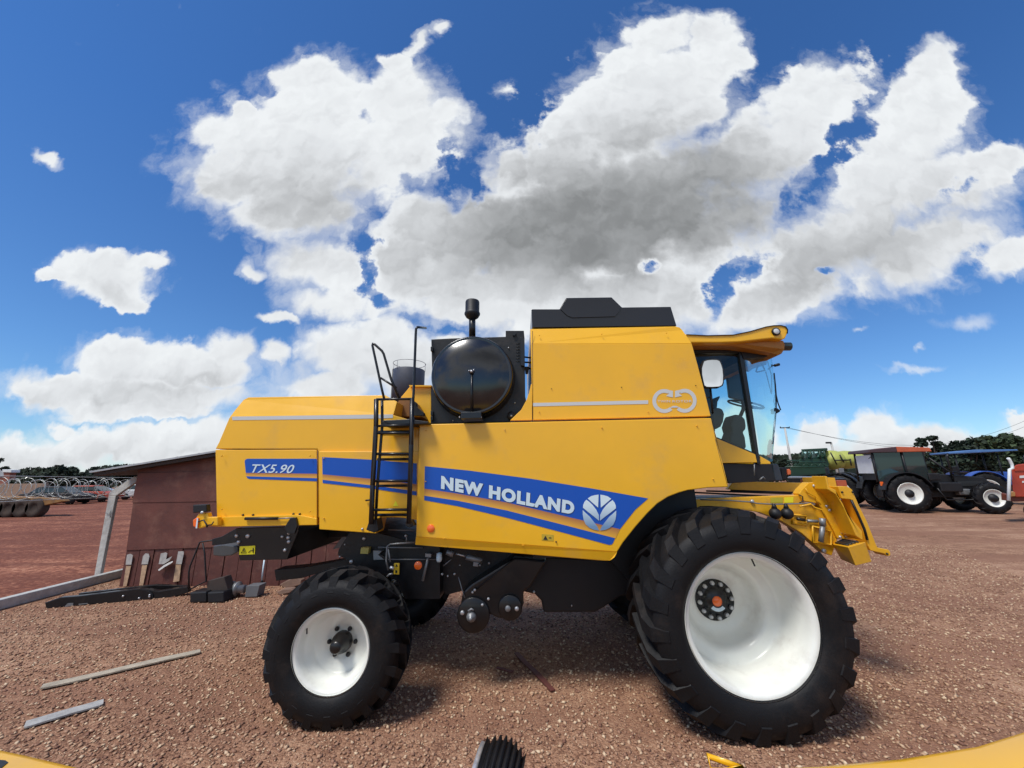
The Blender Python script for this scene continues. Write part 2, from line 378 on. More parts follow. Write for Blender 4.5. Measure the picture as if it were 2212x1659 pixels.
def plate(cf, pts, Y, yb, name, mt, parent, bevel=0.0): return MB().prism(pl(cf, pts, Y), yb).build(name, mt, parent, bevel)
def plate_s(cf, pts, Y, depth, name, mt, parent, bevel=0.0):    # body turned to face along its own sight line
    P = pl(cf, pts, Y); m = sum(P, Vector()) / len(P); return MB().ext(P, Vector((m.x, m.y, 0)).normalized() * depth).build(name, mt, parent, bevel)
def flat(cf, pts, Y, name, mt, parent, uv=False, th=.002):
    b = MB(); P = pl(cf, pts, Y); b.prism(P, Y + th)
    if uv:
        zs = [q.z for q in P]; lo, hi = min(zs), max(zs)
        for i, q in enumerate(P + P): b.uv[i] = (0, (q.z - lo) / (hi - lo))
    return b.build(name, mt, parent, recalc=not uv)
def band(cf, top, bot, Y, name, mt, parent):           # slanted decal strip, uv runs bottom to top
    b = MB(); P = pl(cf, top + bot[::-1], Y); n = len(top)
    b.add(P, [[i, i + 1, 2 * n - 2 - i, 2 * n - 1 - i] for i in range(n - 1)])
    for i in range(n): b.uv[i] = (0, 1); b.uv[n + i] = (0, 0)
    return b.build(name, mt, parent, recalc=False)
def lettering(txt, quad, Y, name, mt, parent, off=0.0, shear=0.0, sx=1.0, spacing=1.0):   # quad: bl, br, tr, tl pixels
    cu = bpy.data.curves.new('t', 'FONT'); cu.body = txt; cu.size = 1; cu.offset = off; cu.shear = shear; cu.space_character = spacing
    to = bpy.data.objects.new('t', cu); col.objects.link(to)
    dg = bpy.context.evaluated_depsgraph_get(); me = bpy.data.meshes.new_from_object(to.evaluated_get(dg))
    bpy.data.objects.remove(to)
    xs = [v.co.x for v in me.vertices]; ys = [v.co.y for v in me.vertices]
    x0, x1, y0, y1 = min(xs), max(xs), min(ys), max(ys); bl, br, tr, tl = [Vector(q) for q in quad]
    b = MB(); pts = []
    for v in me.vertices:
        u = (v.co.x - x0) / (x1 - x0); t = (v.co.y - y0) / (y1 - y0)
        q = (bl * (1 - u) + br * u) * (1 - t) + (tl * (1 - u) + tr * u) * t
        pts.append(W(q.x, q.y, Y))
    b.add(pts, [list(p.vertices) for p in me.polygons])
    return b.build(name, mt, parent, recalc=False)
def bolts(cf, pts, Y, r, name, mt, parent):
    for p in pts:
        c = W(*cf(*p[:2]), Y); rr = p[2] if len(p) > 2 else r
        MB().lathe([(0.0001, -.014), (rr * .8, -.014), (rr, -.006), (rr, .004)], c, 'y', 10).build(name, mt, parent)
def disc(cf, x, y, Y, r, d, name, mt, parent, n=28):
    return MB().lathe([(.0001, 0), (r * .92, 0), (r, d * .25), (r, d)], W(*cf(x, y), Y), 'y', n).build(name, mt, parent)
def rod(cf, pts, Y, r, name, mt, parent, n=8):
    return MB().tube(pl(cf, pts, Y), r, n).build(name, mt, parent)

# ------------------------------------------------------------------ ground
def ground_mat(name, stops=None, bumpd=.03, fine=55.0, tracks=None):
    m = bpy.data.materials.new(name); m.use_nodes = True; N = NT(m.node_tree); b = N.n['Principled BSDF']
    tcn = N.new('ShaderNodeTexCoord'); ob = tcn.outputs['Object']
    vo = N.new('ShaderNodeTexVoronoi', feature='F1'); N.put(vo.inputs['Vector'], N.vmath('ADD', ob, N.vmath('SCALE', N.noise(ob, 30, 2, out=1), scale=.03))); vo.inputs['Scale'].default_value = fine
    sp = N.new('ShaderNodeSeparateColor'); N.l.new(vo.outputs['Color'], sp.inputs[0])
    big = N.noise(ob, .35, 5, .6); mid = N.noise(ob, 3.0, 5, .6)
    f = N.math('ADD', N.math('MULTIPLY', sp.outputs[0], .55), N.math('ADD', N.math('MULTIPLY', N.math('SUBTRACT', big, .5), 1.2), N.math('MULTIPLY', N.math('SUBTRACT', mid, .5), 1.0)))
    c = N.ramp(f, stops)
    if tracks:
        mp = N.new('ShaderNodeMapping'); N.put(mp.inputs['Vector'], ob); mp.inputs['Rotation'].default_value = (0, 0, tracks[0]); mp.inputs['Scale'].default_value = (.10, 1.3, 1)
        c = N.mix(N.maprange(N.noise(mp.outputs[0], 1.0, 5, .6), .42, .62, 0, .75), c, tracks[1])
    N.put(b.inputs['Base Color'], c); b.inputs['Roughness'].default_value = .95; b.inputs['Specular IOR Level'].default_value = .15
    bn = N.new('ShaderNodeBump'); bn.inputs['Strength'].default_value = .9; bn.inputs['Distance'].default_value = bumpd
    h = N.math('ADD', N.math('MULTIPLY', vo.outputs['Distance'], -1.0), N.math('MULTIPLY', mid, 1.2))
    N.put(bn.inputs['Height'], h); N.put(b.inputs['Normal'], bn.outputs[0]); return m
gm = ground_mat('laterite_gravel', tracks=(radians(8), (.28, .142, .090)), stops=[(0.0, (.20, .100, .062)), (.3, (.36, .195, .120)), (.6, (.47, .28, .175)), (1.0, (.62, .43, .29))], bumpd=.012)
dm = ground_mat('red_dirt', [(0.0, (.14, .046, .030)), (.35, (.26, .096, .058)), (.7, (.46, .21, .125)), (1.0, (.54, .34, .23))], .01, 18.0, (radians(-38), (.16, .058, .038)))
g = MB(); nx = 60
xs = [-900, -400, -150, -60] + [-30 + i * 1.0 for i in range(61)] + [60, 150, 400, 900]
ys = [-40, -10] + [i * .8 for i in range(0, 40)] + [40, 60, 120, 300, 1200]
def hz(x, y):
    if abs(x) > 29 or y > 30 or y < 0: return 0.0
    return 0.0
g.add([(x, y, hz(x, y)) for y in ys for x in xs], [[j * len(xs) + i, j * len(xs) + i + 1, (j + 1) * len(xs) + i + 1, (j + 1) * len(xs) + i] for j in range(len(ys) - 1) for i in range(len(xs) - 1)])
tag(g.build('ground', gm, recalc=False), kind='structure')
# kerb line of the yard (left) and the dirt road beyond it
K0, K1 = G(0, 1318), G(300, 1238); kd = (K1 - K0).normalized(); kn = Vector((-kd.y, kd.x, 0))
A = K0 - kd * 14; B = K1 + kd * 1.2
rd = MB(); far = 75
rd.add([A + Vector((0, 0, .004)), B + Vector((0, 0, .004)), (B.x + 3, 22, .004), (-12, 45, .004), (-60, 60, .004), (-60, 10, .004)], [[0, 1, 2, 3, 4, 5]])
tag(rd.build('dirt_road', dm, recalc=False), kind='structure')
# loose gravel chips
import numpy as np
rng = np.random.default_rng(3)
def chips(n, x0, x1, y0, y1, s0, s1):
    y = y0 + (y1 - y0) * rng.random(n) ** 1.35; x = x0 + (x1 - x0) * rng.random(n); x = x * (0.45 + .55 * (y - y0 + 1.5) / (y1 - y0 + 1.5))
    k = (x - K0.x) * kn.x + (y - K0.y) * kn.y
    ok = k < -.12; x, y = x[ok], y[ok]; n = len(x)
    s = s0 + (s1 - s0) * rng.random(n) ** 2.2
    base = np.array([[1, 0, 0], [0.1, .9, 0], [-.9, .2, 0], [-.1, -.8, 0], [.1, 0, .55], [0, .1, -.55]])
    V = base[None] * (1 + .5 * (rng.random((n, 6, 3)) - .5)) * s[:, None, None]
    V[..., 0] *= 1.25
    a = rng.random(n) * 6.283; t = (rng.random(n) - .5) * 1.3
    ca, sa, ct, st = np.cos(a), np.sin(a), np.cos(t), np.sin(t)
    X = V[..., 0] * ct[:, None] + V[..., 2] * st[:, None]; Z = -V[..., 0] * st[:, None] + V[..., 2] * ct[:, None]; Y = V[..., 1]
    P = np.stack([X * ca[:, None] - Y * sa[:, None] + x[:, None], X * sa[:, None] + Y * ca[:, None] + y[:, None], Z + (s * .30)[:, None]], -1)
    return P.reshape(-1, 3), n
tri = np.array([[0, 1, 4], [1, 2, 4], [2, 3, 4], [3, 0, 4], [1, 0, 5], [2, 1, 5], [3, 2, 5], [0, 3, 5]])
P, n = chips(120000, -11.5, 12.0, 2.2, 12.0, .005, .023)
me = bpy.data.meshes.new('gravel_chips'); me.vertices.add(len(P)); me.vertices.foreach_set('co', P.ravel())
F = (tri[None] + (np.arange(n) * 6)[:, None, None]).reshape(-1, 3)
me.loops.add(F.size); me.loops.foreach_set('vertex_index', F.ravel()); me.polygons.add(len(F)); me.polygons.foreach_set('loop_start', np.arange(0, F.size, 3)); me.update(calc_edges=True); me.validate()
cm = bpy.data.materials.new('gravel_chip'); cm.use_nodes = True; N = NT(cm.node_tree); gg = N.new('ShaderNodeNewGeometry')
N.put(N.n['Principled BSDF'].inputs['Base Color'], N.ramp(gg.outputs['Random Per Island'], [(0, (.20, .092, .060)), (.3, (.35, .19, .120)), (.65, (.47, .285, .175)), (.88, (.60, .41, .26)), (1, (.74, .57, .38))]))
N.n['Principled BSDF'].inputs['Roughness'].default_value = .9
me.materials.append(cm); go = bpy.data.objects.new('gravel', me); col.objects.link(go); tag(go, 'loose tan and reddish gravel chips covering the yard', 'gravel', kind='stuff')

# ------------------------------------------------------------------ combine harvester
CH = thing('combine_harvester', 'large yellow harvester with blue side stripe parked side on across the yard', 'harvester', (0.4, 5.1, 0))
YP, YT, YR = 3.98, 4.03, 4.12
def wheel(parent, cx, yo, cz, R, Wd, Rr, prof, lugs, side=1, name='wheel', ang0=0.0, simple=False, lh=.068):
    """yo: y of the outer sidewall, side=+1 outer face towards -y"""
    S = lambda h: yo + side * h; h2 = Wd / 2; yc = Wd / 2
    b = MB(); b.lathe([(r, side * (h)) for r, h in prof], (cx, yo, cz), 'y', 72 if not simple else 32)
    rim = b.build(name, 'rim', parent)
    t = MB()
    k = (R - Rr)
    P = [(Rr - .012, .055), (Rr + .010, .030), (Rr + .10 * k, .012), (Rr + .30 * k, 0.0), (Rr + .52 * k, .008), (Rr + .74 * k, .04), (R - lh - .05 * k, .075), (R - lh, .14), (R - lh + .008, yc)]
    P = P + [(r, Wd - h) for r, h in P[-2::-1]] + [(Rr - .012, Wd - .08), (Rr - .012, .12), (Rr - .012, .055)]
    t.lathe([(r, side * h) for r, h in P], (cx, yo, cz), 'y', 96 if not simple else 40)
    carc = [(Wd * .52, R - lh), (Wd * .36, R - lh), (.13, R - lh - .004), (.055, R - lh - .10 * k), (.012, R - lh - .36 * k)]   # (h, r) from the centre to the shoulder
    da = 2 * pi / lugs
    for sd in (0, 1):
        for i in range(lugs):
            a0 = ang0 + i * da + (da / 2 if sd else 0); sec = []
            for j, (h, r) in enumerate(carc):
                hh = h if not sd else Wd - h; a = a0 + [0, .42, .95, 1.18, 1.28][j] * da * .95; wd = [.034, .042, .062, .070, .052][j] * (R / .9)
                tp = [lh, lh, lh * .95, lh * .75, .004][j]
                wd2 = wd * .72; oh = [0, 0, .004, .018, .014][j] * (R / .9) * (-1 if not sd else 1)
                sec.append([(hh - oh * .5, r - .02, a - wd / r), (hh + oh, r + tp, a - wd2 / r), (hh + oh, r + tp, a + wd2 / r), (hh - oh * .5, r - .02, a + wd / r)])
            vs = [(cx + r * cos(a), yo + side * h, cz + r * sin(a)) for q in sec for h, r, a in q]; fs = []
            for j in range(len(sec) - 1):
                for q in range(3): fs.append([j * 4 + q, j * 4 + q + 1, j * 4 + q + 5, j * 4 + q + 4])
            fs += [[0, 1, 2, 3], [(len(sec) - 1) * 4 + q for q in (3, 2, 1, 0)]]
            t.add(vs, fs)
    # raised ring on the sidewall
    t.build('tyre', 'rubber', rim, recalc=True)
    return rim
BIG = [(.556, .035), (.566, .048), (.566, .058), (.545, .050), (.520, .062), (.505, .085), (.500, .12), (.492, .16), (.486, .30), (.478, .42), (.455, .455), (.40, .47), (.365, .50), (.345, .56), (.32, .64), (.27, .675), (.20, .69), (.0005, .69)]
cw = W(1624, 1350, 3.62); BX, BZ = cw.x, .865
w1 = wheel(CH, BX, 3.56, BZ, .905, .74, .56, BIG, 22, 1, ang0=.05)
yh = 3.56 + .69
hb = MB().lathe([(.0005, -.05), (.10, -.05), (.115, -.03), (.128, -.012), (.185, -.012), (.19, 0.0), (.19, .02)], (BX, yh - .004, BZ), 'y', 36).build('hub', 'black', w1)
for i in range(12):
    a = 2 * pi * i / 12 + .1; MB().lathe([(.0005, -.034), (.018, -.034), (.021, -.01), (.021, 0)], (BX + .158 * cos(a), yh - .012, BZ + .158 * sin(a)), 'y', 6).build('wheel_nut', 'zinc', w1)
MB().lathe([(.0005, -.012), (.042, -.012), (.047, 0)], (BX, yh - .055, BZ), 'y', 24).build('reflector', 'amber', w1)
b = MB(); arc = [(BX + r * cos(a), yh - .058, BZ + r * sin(a)) for r, rg in ((.060, range(0, 9)), (.092, range(8, -1, -1))) for a in [radians(222 + q * 12) for q in rg]]
b.add(arc, [list(range(18))]); b.build('hub_plate', 'letter', w1)
b = MB(); b.tube([(BX + .495 * cos(radians(76)), 3.70, BZ + .495 * sin(radians(76))), (BX + .45 * cos(radians(75)), 3.66, BZ + .45 * sin(radians(75)))], .007, 6); b.build('valve', 'matte', w1)
w2 = wheel(CH, BX, 6.64, BZ, .905, .74, .56, BIG, 22, -1, ang0=.1, simple=True)
SML = [(.340, .028), (.349, .038), (.349, .047), (.330, .042), (.312, .055), (.305, .085), (.298, .13), (.285, .165), (.262, .185), (.25, .22), (.235, .235), (.15, .245), (.14, .262), (.0005, .262)]
cs = W(715, 1407, 3.80); SX, SZ = cs.x + .005, .605
w3 = wheel(CH, SX, 3.74, SZ, .650, .44, .345, SML, 20, 1, ang0=.0)
yh = 3.74 + .262
MB().lathe([(.0005, -.17), (.04, -.17), (.055, -.155), (.06, -.09), (.082, -.08), (.09, -.05), (.09, 0)], (SX + .012, yh, SZ + .0), 'y', 28).build('hub', 'black', w3)
for i in range(6):
    a = 2 * pi * i / 6 + 1.05; MB().sphere((SX + .012 + .122 * cos(a), yh - .018, SZ + .122 * sin(a)), .021, 10).build('wheel_nut', 'matte', w3)
for a in (100, 15, 260):
    MB().lathe([(.0005, -.002), (.010, -.002), (.010, .001)], (SX + .205 * cos(radians(a)), yh - .016, SZ + .205 * sin(radians(a))), 'y', 10).build('rim_hole', 'ink', w3)
b = MB(); b.tube([(SX - .26, 3.84, SZ + .16), (SX - .235, 3.80, SZ + .13)], .006, 6); b.build('valve', 'matte', w3)
w4 = wheel(CH, SX, 6.46, SZ, .650, .44, .345, SML, 20, -1, ang0=.1, simple=True)

# --- bodywork
arch = [(1574, 1052), (1530, 1053.5), (1486, 1059), (1466, 1064.5), (1443.6, 1073), (1420, 1088), (1399, 1108.5), (1373, 1138), (1346, 1172), (1333, 1193)]
sp = [(906, 916.5), (1536.5, 903), (1547.6, 952.6), (1561.7, 1000.4)] + arch + [(898.5, 1160)]
SPN = plate(ident, sp, YP, YP + .10, 'side_panel', 'yellow', CH, .008)
plate(ident, [(898.5, 1160), (1333, 1193), (1327, 1204), (1317, 1211, YP + .02), (1300, 1211, YP + .03), (897, 1176.5, YP + .03)], YP, YP + .10, 'panel_skirt', 'yellow', SPN, 0)
tk = [(1147, 743), (1494.5, 742), (1508, 791), (1525, 855.6), (1535.6, 899), (1151, 907.5)]
TK = plate(ident, tk, YT, 6.15, 'grain_tank', 'yellow', CH, .006)
tt = YT + .05
plate(ident, [(1145.4, 710.7, tt), (1459, 705, tt), (1468, 707, tt), (1474, 713, tt), (1494.5, 742), (1147, 743)], YT, 6.10, 'tank_shoulder', 'yellow', TK, .004)
plate(ident, [(1147, 830), (1143, 848), (1137.3, 864), (1126, 885), (1101.7, 908.3), (1149.7, 907.6), (1149.7, 830)], YT + .004, YT + .12, 'tank_corner_panel', 'yellow', TK, .004)
ext = [(149, 162), (365, 162), (415, 75), (765, 70), (845, 148), (1220, 143), (1265, 290), (155, 304)]
TE = plate(c5, ext, 4.16, 6.0, 'tank_extension', 'tankext', CH, .006)
plate(c5, [(372, 162), (418, 82), (762, 77), (836, 150), (825, 180), (790, 219), (465, 228), (425, 212), (395, 185)], 4.150, 4.158, 'lid_flap', 'tankext', TE, .002)
hood_low = [(495.5, 901.7), (850, 896.5), (880, 900), (905, 913), (905, 1124), (820, 1112), (810.5, 1152.4), (689, 1143.5), (686, 1135), (471.4, 1137), (465, 969.5), (472.5, 956)]
plate(ident, [(495.5, 901.7), (850, 896.5), (858, 899), (905, 913), (905, 1118), (686, 1118), (686, 971), (465, 969.5), (472.5, 956)], YR, 6.05, 'rear_hood', 'yellow', CH, .006)
HD = bpy.data.objects['rear_hood']
t2 = YR + .07
plate(ident, [(495.5, 901.7), (508.6, 884.2, YR + .03), (526.1, 863.4, t2), (537, 858, t2), (832, 853.3, t2), (858, 868, YR + .05), (850, 896.5)], YR, 6.0, 'hood_top', 'yellow', HD, .006)
plate(ident, [(465, 971.5), (684.3, 971.5), (684.3, 1134.5), (471.4, 1137), (468.1, 1116)], YR - .006, YR + .2, 'rear_door', 'yellow', CH, .006)
plate(ident, [(688, 975), (905, 975), (905, 1124), (822, 1112), (812, 1152.4), (689.5, 1143.5)], YR - .03, YR + .2, 'mid_panel', 'yellow', CH, .006)
plate(ident, [(441, 1118), (640, 1112), (684, 1120), (684, 1134), (471.4, 1138), (441, 1136)], YR - .03, YR - .008, 'lower_rail', 'yellow', CH, .004)
# decals: silver lines, blue bands, lettering
flat(c2, [(315, 322), (1720, 302), (1905, 300), (1905, 335), (1720, 341), (320, 357)], YR - .003, 'silver_stripe', 'grey', HD)
flat(c5, [(162, 883), (1046, 862), (1046, 890), (162, 909)], YT - .003, 'silver_stripe', 'grey', TK)
RD = bpy.data.objects['rear_door']; MP = bpy.data.objects['mid_panel']
y_ = YR - .009
flat(c2, [(441, 765), (447, 748), (465, 738), (1145, 738), (1154, 748), (1155, 886), (452, 877)], y_, 'blue_band', 'blue', RD)
band(c2, [(452, 877), (1155, 886)], [(455, 911), (1155, 930)], y_, 'orange_band', 'fade', RD)
flat(c2, [(455, 911), (1155, 930), (1155, 960), (485, 937), (468, 930)], y_, 'blue_line', 'blue', RD)
Q = lambda cf, *pp: [cf(*p) for p in pp]
lettering('TX5.90', Q(c2, (482, 876), (905, 882), (945, 798), (522, 792)), y_ - .004, 'model_lettering', 'letter', RD, off=.012, spacing=1.05)
y_ = YR - .034
flat(c2, [(1207, 722), (1700, 748), (2140, 785), (2140, 990), (1700, 937), (1210, 892)], y_, 'blue_band', 'blue', MP)
band(c2, [(1210, 892), (1700, 937), (2140, 990)], [(1210, 945), (1690, 1000), (2140, 1060)], y_, 'orange_band', 'fade', MP)
flat(c2, [(1210, 945), (1690, 1000), (2140, 1060), (2138, 1100), (1690, 1030), (1212, 978)], y_, 'blue_line', 'blue', MP)
y_ = YP - .003
flat(d4, [(137, 148), (500, 184), (1000, 250), (1500, 330), (1953, 410), (1850, 500), (1790, 575), (1724, 660), (1300, 560), (800, 442), (400, 370), (133, 330)], y_, 'blue_band', 'blue', SPN)
band(d4, [(133, 330), (400, 370), (800, 442), (1300, 560), (1724, 660)], [(132, 388), (400, 428), (800, 507), (1300, 634), (1688, 735)], y_, 'orange_band', 'fade', SPN)
flat(d4, [(132, 388), (400, 428), (800, 507), (1300, 634), (1684, 733), (1668, 772), (1655, 785), (1635, 788), (1300, 698), (800, 566), (400, 472), (132, 425)], y_, 'blue_line', 'blue', SPN)
lettering('NEW HOLLAND', Q(d4, (268, 334), (1350, 548), (1358, 436), (268, 222)), y_ - .003, 'lettering_edge', 'navy', SPN, off=.090, spacing=1.16)
lettering('NEW HOLLAND', Q(d4, (268, 332), (1348, 544), (1356, 436), (270, 224)), y_ - .005, 'side_lettering', 'letter', SPN, off=.062, spacing=1.16)
half = [[(1550, 379), (1520, 383), (1490, 391), (1461, 410), (1500, 445), (1546, 485)],
        [(1450, 420), (1434, 440), (1424, 465), (1423, 486), (1470, 525), (1515, 560), (1553, 592), (1552, 545), (1530, 500), (1500, 462), (1475, 438)],
        [(1421, 505), (1421, 540), (1427, 580), (1444, 620), (1475, 648), (1510, 664), (1554, 672), (1540, 640), (1515, 605), (1480, 560)]]
lb = MB()
for h in half:
    for sgn in (1, -1):
        pp = [(x, y) if sgn > 0 else (2 * 1557 - x, y + (1557 - x) * .03) for x, y in h]
        P = pl(d4, pp, y_ - .005); o = lb.add(P, [list(range(len(P)))])
        for i, (x, y) in enumerate(pp): lb.uv[o + i] = (0, (672 - y) / 293)
lb.build('leaf_emblem', 'leaflogo', SPN, recalc=False)
# ring emblem with arrow heads on the grain tank
rb = MB(); yq = YT - .003
def arcband(cx, cy, r0, r1, a0, a1, n=26):
    pp = [(cx + r0 * cos(radians(a0 + (a1 - a0) * i / n)), cy - r0 * sin(radians(a0 + (a1 - a0) * i / n))) for i in range(n + 1)]
    qq = [(cx + r1 * cos(radians(a0 + (a1 - a0) * i / n)), cy - r1 * sin(radians(a0 + (a1 - a0) * i / n))) for i in range(n + 1)]
    P = pl(c5, pp + qq, yq); rb.add(P, [[i, i + 1, n + 2 + i, n + 1 + i] for i in range(n)])
arcband(1170, 868, 92, 63, 62, 312); arcband(1326, 866, 92, 63, -132, 118)
for P in ([(1200, 783), (1236, 790), (1236, 840), (1183, 830), (1205, 812)], [(1296, 781), (1252, 790), (1252, 840), (1306, 828), (1285, 812)], [(1208, 920), (1288, 918), (1262, 905), (1236, 905)]):
    rb.add(pl(c5, P, yq - .0006), [list(range(len(P)))])
rb.build('ring_emblem', 'grey', TK, recalc=False)
lettering('TWIN', Q(c5, (1118, 879), (1214, 879), (1214, 861), (1118, 862)), yq - .002, 'emblem_lettering', 'grey', TK, off=.01, spacing=1.1)
lettering('ROTOR', Q(c5, (1232, 879), (1382, 878), (1382, 860), (1232, 861)), yq - .002, 'emblem_lettering', 'grey', TK, off=.01, spacing=1.1)
flat(c2, [(1905, 1205), (1932, 1152), (1958, 1205)], YR - .034, 'warning_triangle', 'sticker', MP)
st = flat(d4, [(1087, 700), (1184, 706), (1184, 757), (1087, 750)], YP - .003, 'warning_sticker', mat('mustard_sticker', (.55, .38, .03), .5), SPN)
flat(d4, [(1100, 745), (1118, 712), (1136, 747)], YP - .006, 'sticker_symbol', 'ink', st, th=.001); flat(d4, [(1146, 727), (1166, 728), (1166, 734), (1146, 733)], YP - .006, 'sticker_print', 'ink', st, th=.001)
disc(d4, 184, 656, YP - .012, .036, .012, 'side_reflector', 'amber', SPN)
bolts(d4, [(1204, 762)], YP, .007, 'panel_latch', 'steel', SPN)
bolts(c5, [(303, 774), (841, 763), (1410, 749)], YT, .004, 'rivet', 'matte', TK)
bolts(c2, [(427, 1292), (527, 1292), (925, 1283), (987, 1283)], YR - .006, .010, 'panel_bolt', 'steel', RD)
bolts(c2, [(1605, 1432)], YR - .03, .012, 'panel_bolt', 'zinc', MP); rod(c2, [(1635, 1150), (1690, 1143)], YR - .05, .008, 'door_pin', 'steel', MP)
# gas strut on the rear rail
rod(c2, [(445, 1330), (770, 1328)], YR - .05, .014, 'gas_strut', 'steel', CH); rod(c2, [(770, 1328), (925, 1322)], YR - .05, .006, 'strut_rod', 'greymet', bpy.data.objects['gas_strut'])
plate(c2, [(890, 1325), (945, 1318), (960, 1400), (930, 1480), (870, 1480), (830, 1420)], YR - .06, YR - .03, 'hinge_arm', 'steel', CH, .003)
# body core and underside, all behind the skins
MB().prism(pl(ident, [(905, 960), (1530, 950), (1500, 1050), (1420, 1085), (1340, 1170), (1310, 1195), (905, 1165)], 4.12), 6.05).build('body_core', 'matte', CH)
plate(c4, [(912, 590), (1140, 578), (1770, 560), (1770, 490), (1980, 490), (1988, 575), (1996, 1250), (2060, 1540), (905, 1562), (925, 1100)], 4.17, 5.6, 'radiator_housing', 'steel', CH, .006)
RH = bpy.data.objects['radiator_housing']
plate(c4, [(1940, 570), (1985, 572), (1990, 900), (1945, 890)], 4.13, 4.168, 'housing_flange', 'black', RH, .003)
plate(c4, [(1850, 505), (1880, 495), (1895, 520), (1870, 550), (1850, 540)], 4.14, 4.168, 'latch', 'black', RH)
for yy in (700, 1440, 1500): plate(c4, [(905, yy - 25), (930, yy - 25), (930, yy + 25), (905, yy + 25)], 4.12, 4.168, 'hinge', 'black', RH, .002)
bolts(c4, [(1803, 692), (1877, 1325), (1165, 1530)], 4.168, .008, 'housing_bolt', 'zinc', RH)
disc(c4, 1838, 1470, 4.12, .048, .04, 'pulley', 'steel', RH); bolts(c4, [(1836, 1473)], 4.115, .012, 'pulley_nut', 'zinc', RH)
dc = W(*c4(1400, 1040), 4.14); Rd = (W(*c4(1875, 990), 3.96) - W(*c4(925, 990), 3.96)).length / 2
DR = MB().lathe([(Rd * 1.05, .03), (Rd * 1.05, 0.0), (Rd * 1.02, -.03), (Rd * 1.01, -.10), (Rd * .995, -.145), (Rd * .965, -.17), (Rd * .945, -.172), (Rd * .92, -.165), (Rd * .90, -.168), (Rd * .82, -.184), (Rd * .6, -.212), (Rd * .3, -.228), (Rd * .1, -.232), (.0005, -.232)], dc, 'y', 96).build('rotary_screen', 'gloss', CH)
hc = W(*c4(1378, 962), 3.885)
MB().tube([W(*c4(1380, 965), 3.89), W(*c4(1375, 1430), 3.89)], .011, 10).build('screen_arm', 'black', DR)
plate(c4, [(1253, 1430), (1488, 1425), (1490, 1498), (1253, 1505)], 3.86, 4.10, 'arm_bracket', 'black', DR, .004)
bolts(c4, [(1376, 960, .014), (1350, 955, .008), (1402, 946, .008), (1240, 1490, .007), (1488, 1490, .007)], 3.875, .01, 'arm_bolt', 'zinc', DR)
MB().tube([hc + Vector((-.02, 0, -.012)), hc + Vector((.02, 0, -.012))], .012, 8).build('arm_head', 'black', DR)
# air pre-cleaner
sb = W(*c4(1385, 560), 4.7); s0 = W(*c4(1385, 345), 4.7); s1 = W(*c4(1390, 150), 4.7); rr = (W(*c4(1480, 290), 4.7) - W(*c4(1300, 290), 4.7)).length / 2; hgt = s1.z - s0.z
AC = MB().tube([sb, s0 + Vector((0, 0, .02))], rr * .42, 16).build('air_intake', 'black', CH)
MB().lathe([(rr * .42, -.02), (rr * .80, .01), (rr, hgt * .20), (rr * 1.0, hgt * .27), (rr * .93, hgt * .33), (rr * .90, hgt * .36), (rr * .90, hgt * .92), (rr * .84, hgt * .99), (.0005, hgt)], s0, 'z', 28).build('precleaner', 'matte', AC)
for (a, bb_) in (((1985, 795), (2062, 805)), ((1985, 855), (2064, 860)), ((1985, 920), (2064, 930))): rod(c4, [a, bb_], 4.3, .010, 'hose', 'matte', CH)
plate(c4, [(1990, 905), (2040, 905), (2030, 975), (2000, 980)], 4.28, 4.34, 'hose_clamp', 'matte', CH)
# engine bay beside the ladder
plate(c4, [(480, 1460), (520, 1330), (570, 1250), (670, 1132), (912, 1130), (912, 1562), (740, 1562), (480, 1500)], 4.75, 5.7, 'engine_bay_wall', 'yellow', CH, .006)
EB = bpy.data.objects['engine_bay_wall']
MB().prism(pl(c4, [(655, 1118), (915, 1120), (915, 1135), (665, 1135)], 4.70), 5.7).build('bay_lip', 'yellow', EB)
plate(c4, [(500, 1440), (520, 1330), (560, 1262), (690, 1290), (760, 1400), (800, 1480), (500, 1480)], 4.40, 4.9, 'shaded_recess', mat('recess_shade_brown', (.22, .10, .03), .5), CH, .005)  # recess beside the ladder: yellow in shadow, painted as a brown plate
plate(c4, [(700, 1290), (740, 1320), (745, 1370), (830, 1440), (825, 1470), (700, 1470)], 3.99, 4.05, 'platform_guard', 'steel', CH, .004)
plate(c4, [(350, 1530), (660, 1510), (880, 1540), (870, 1562), (350, 1585)], 3.86, 4.7, 'platform', 'steel', CH, .004)
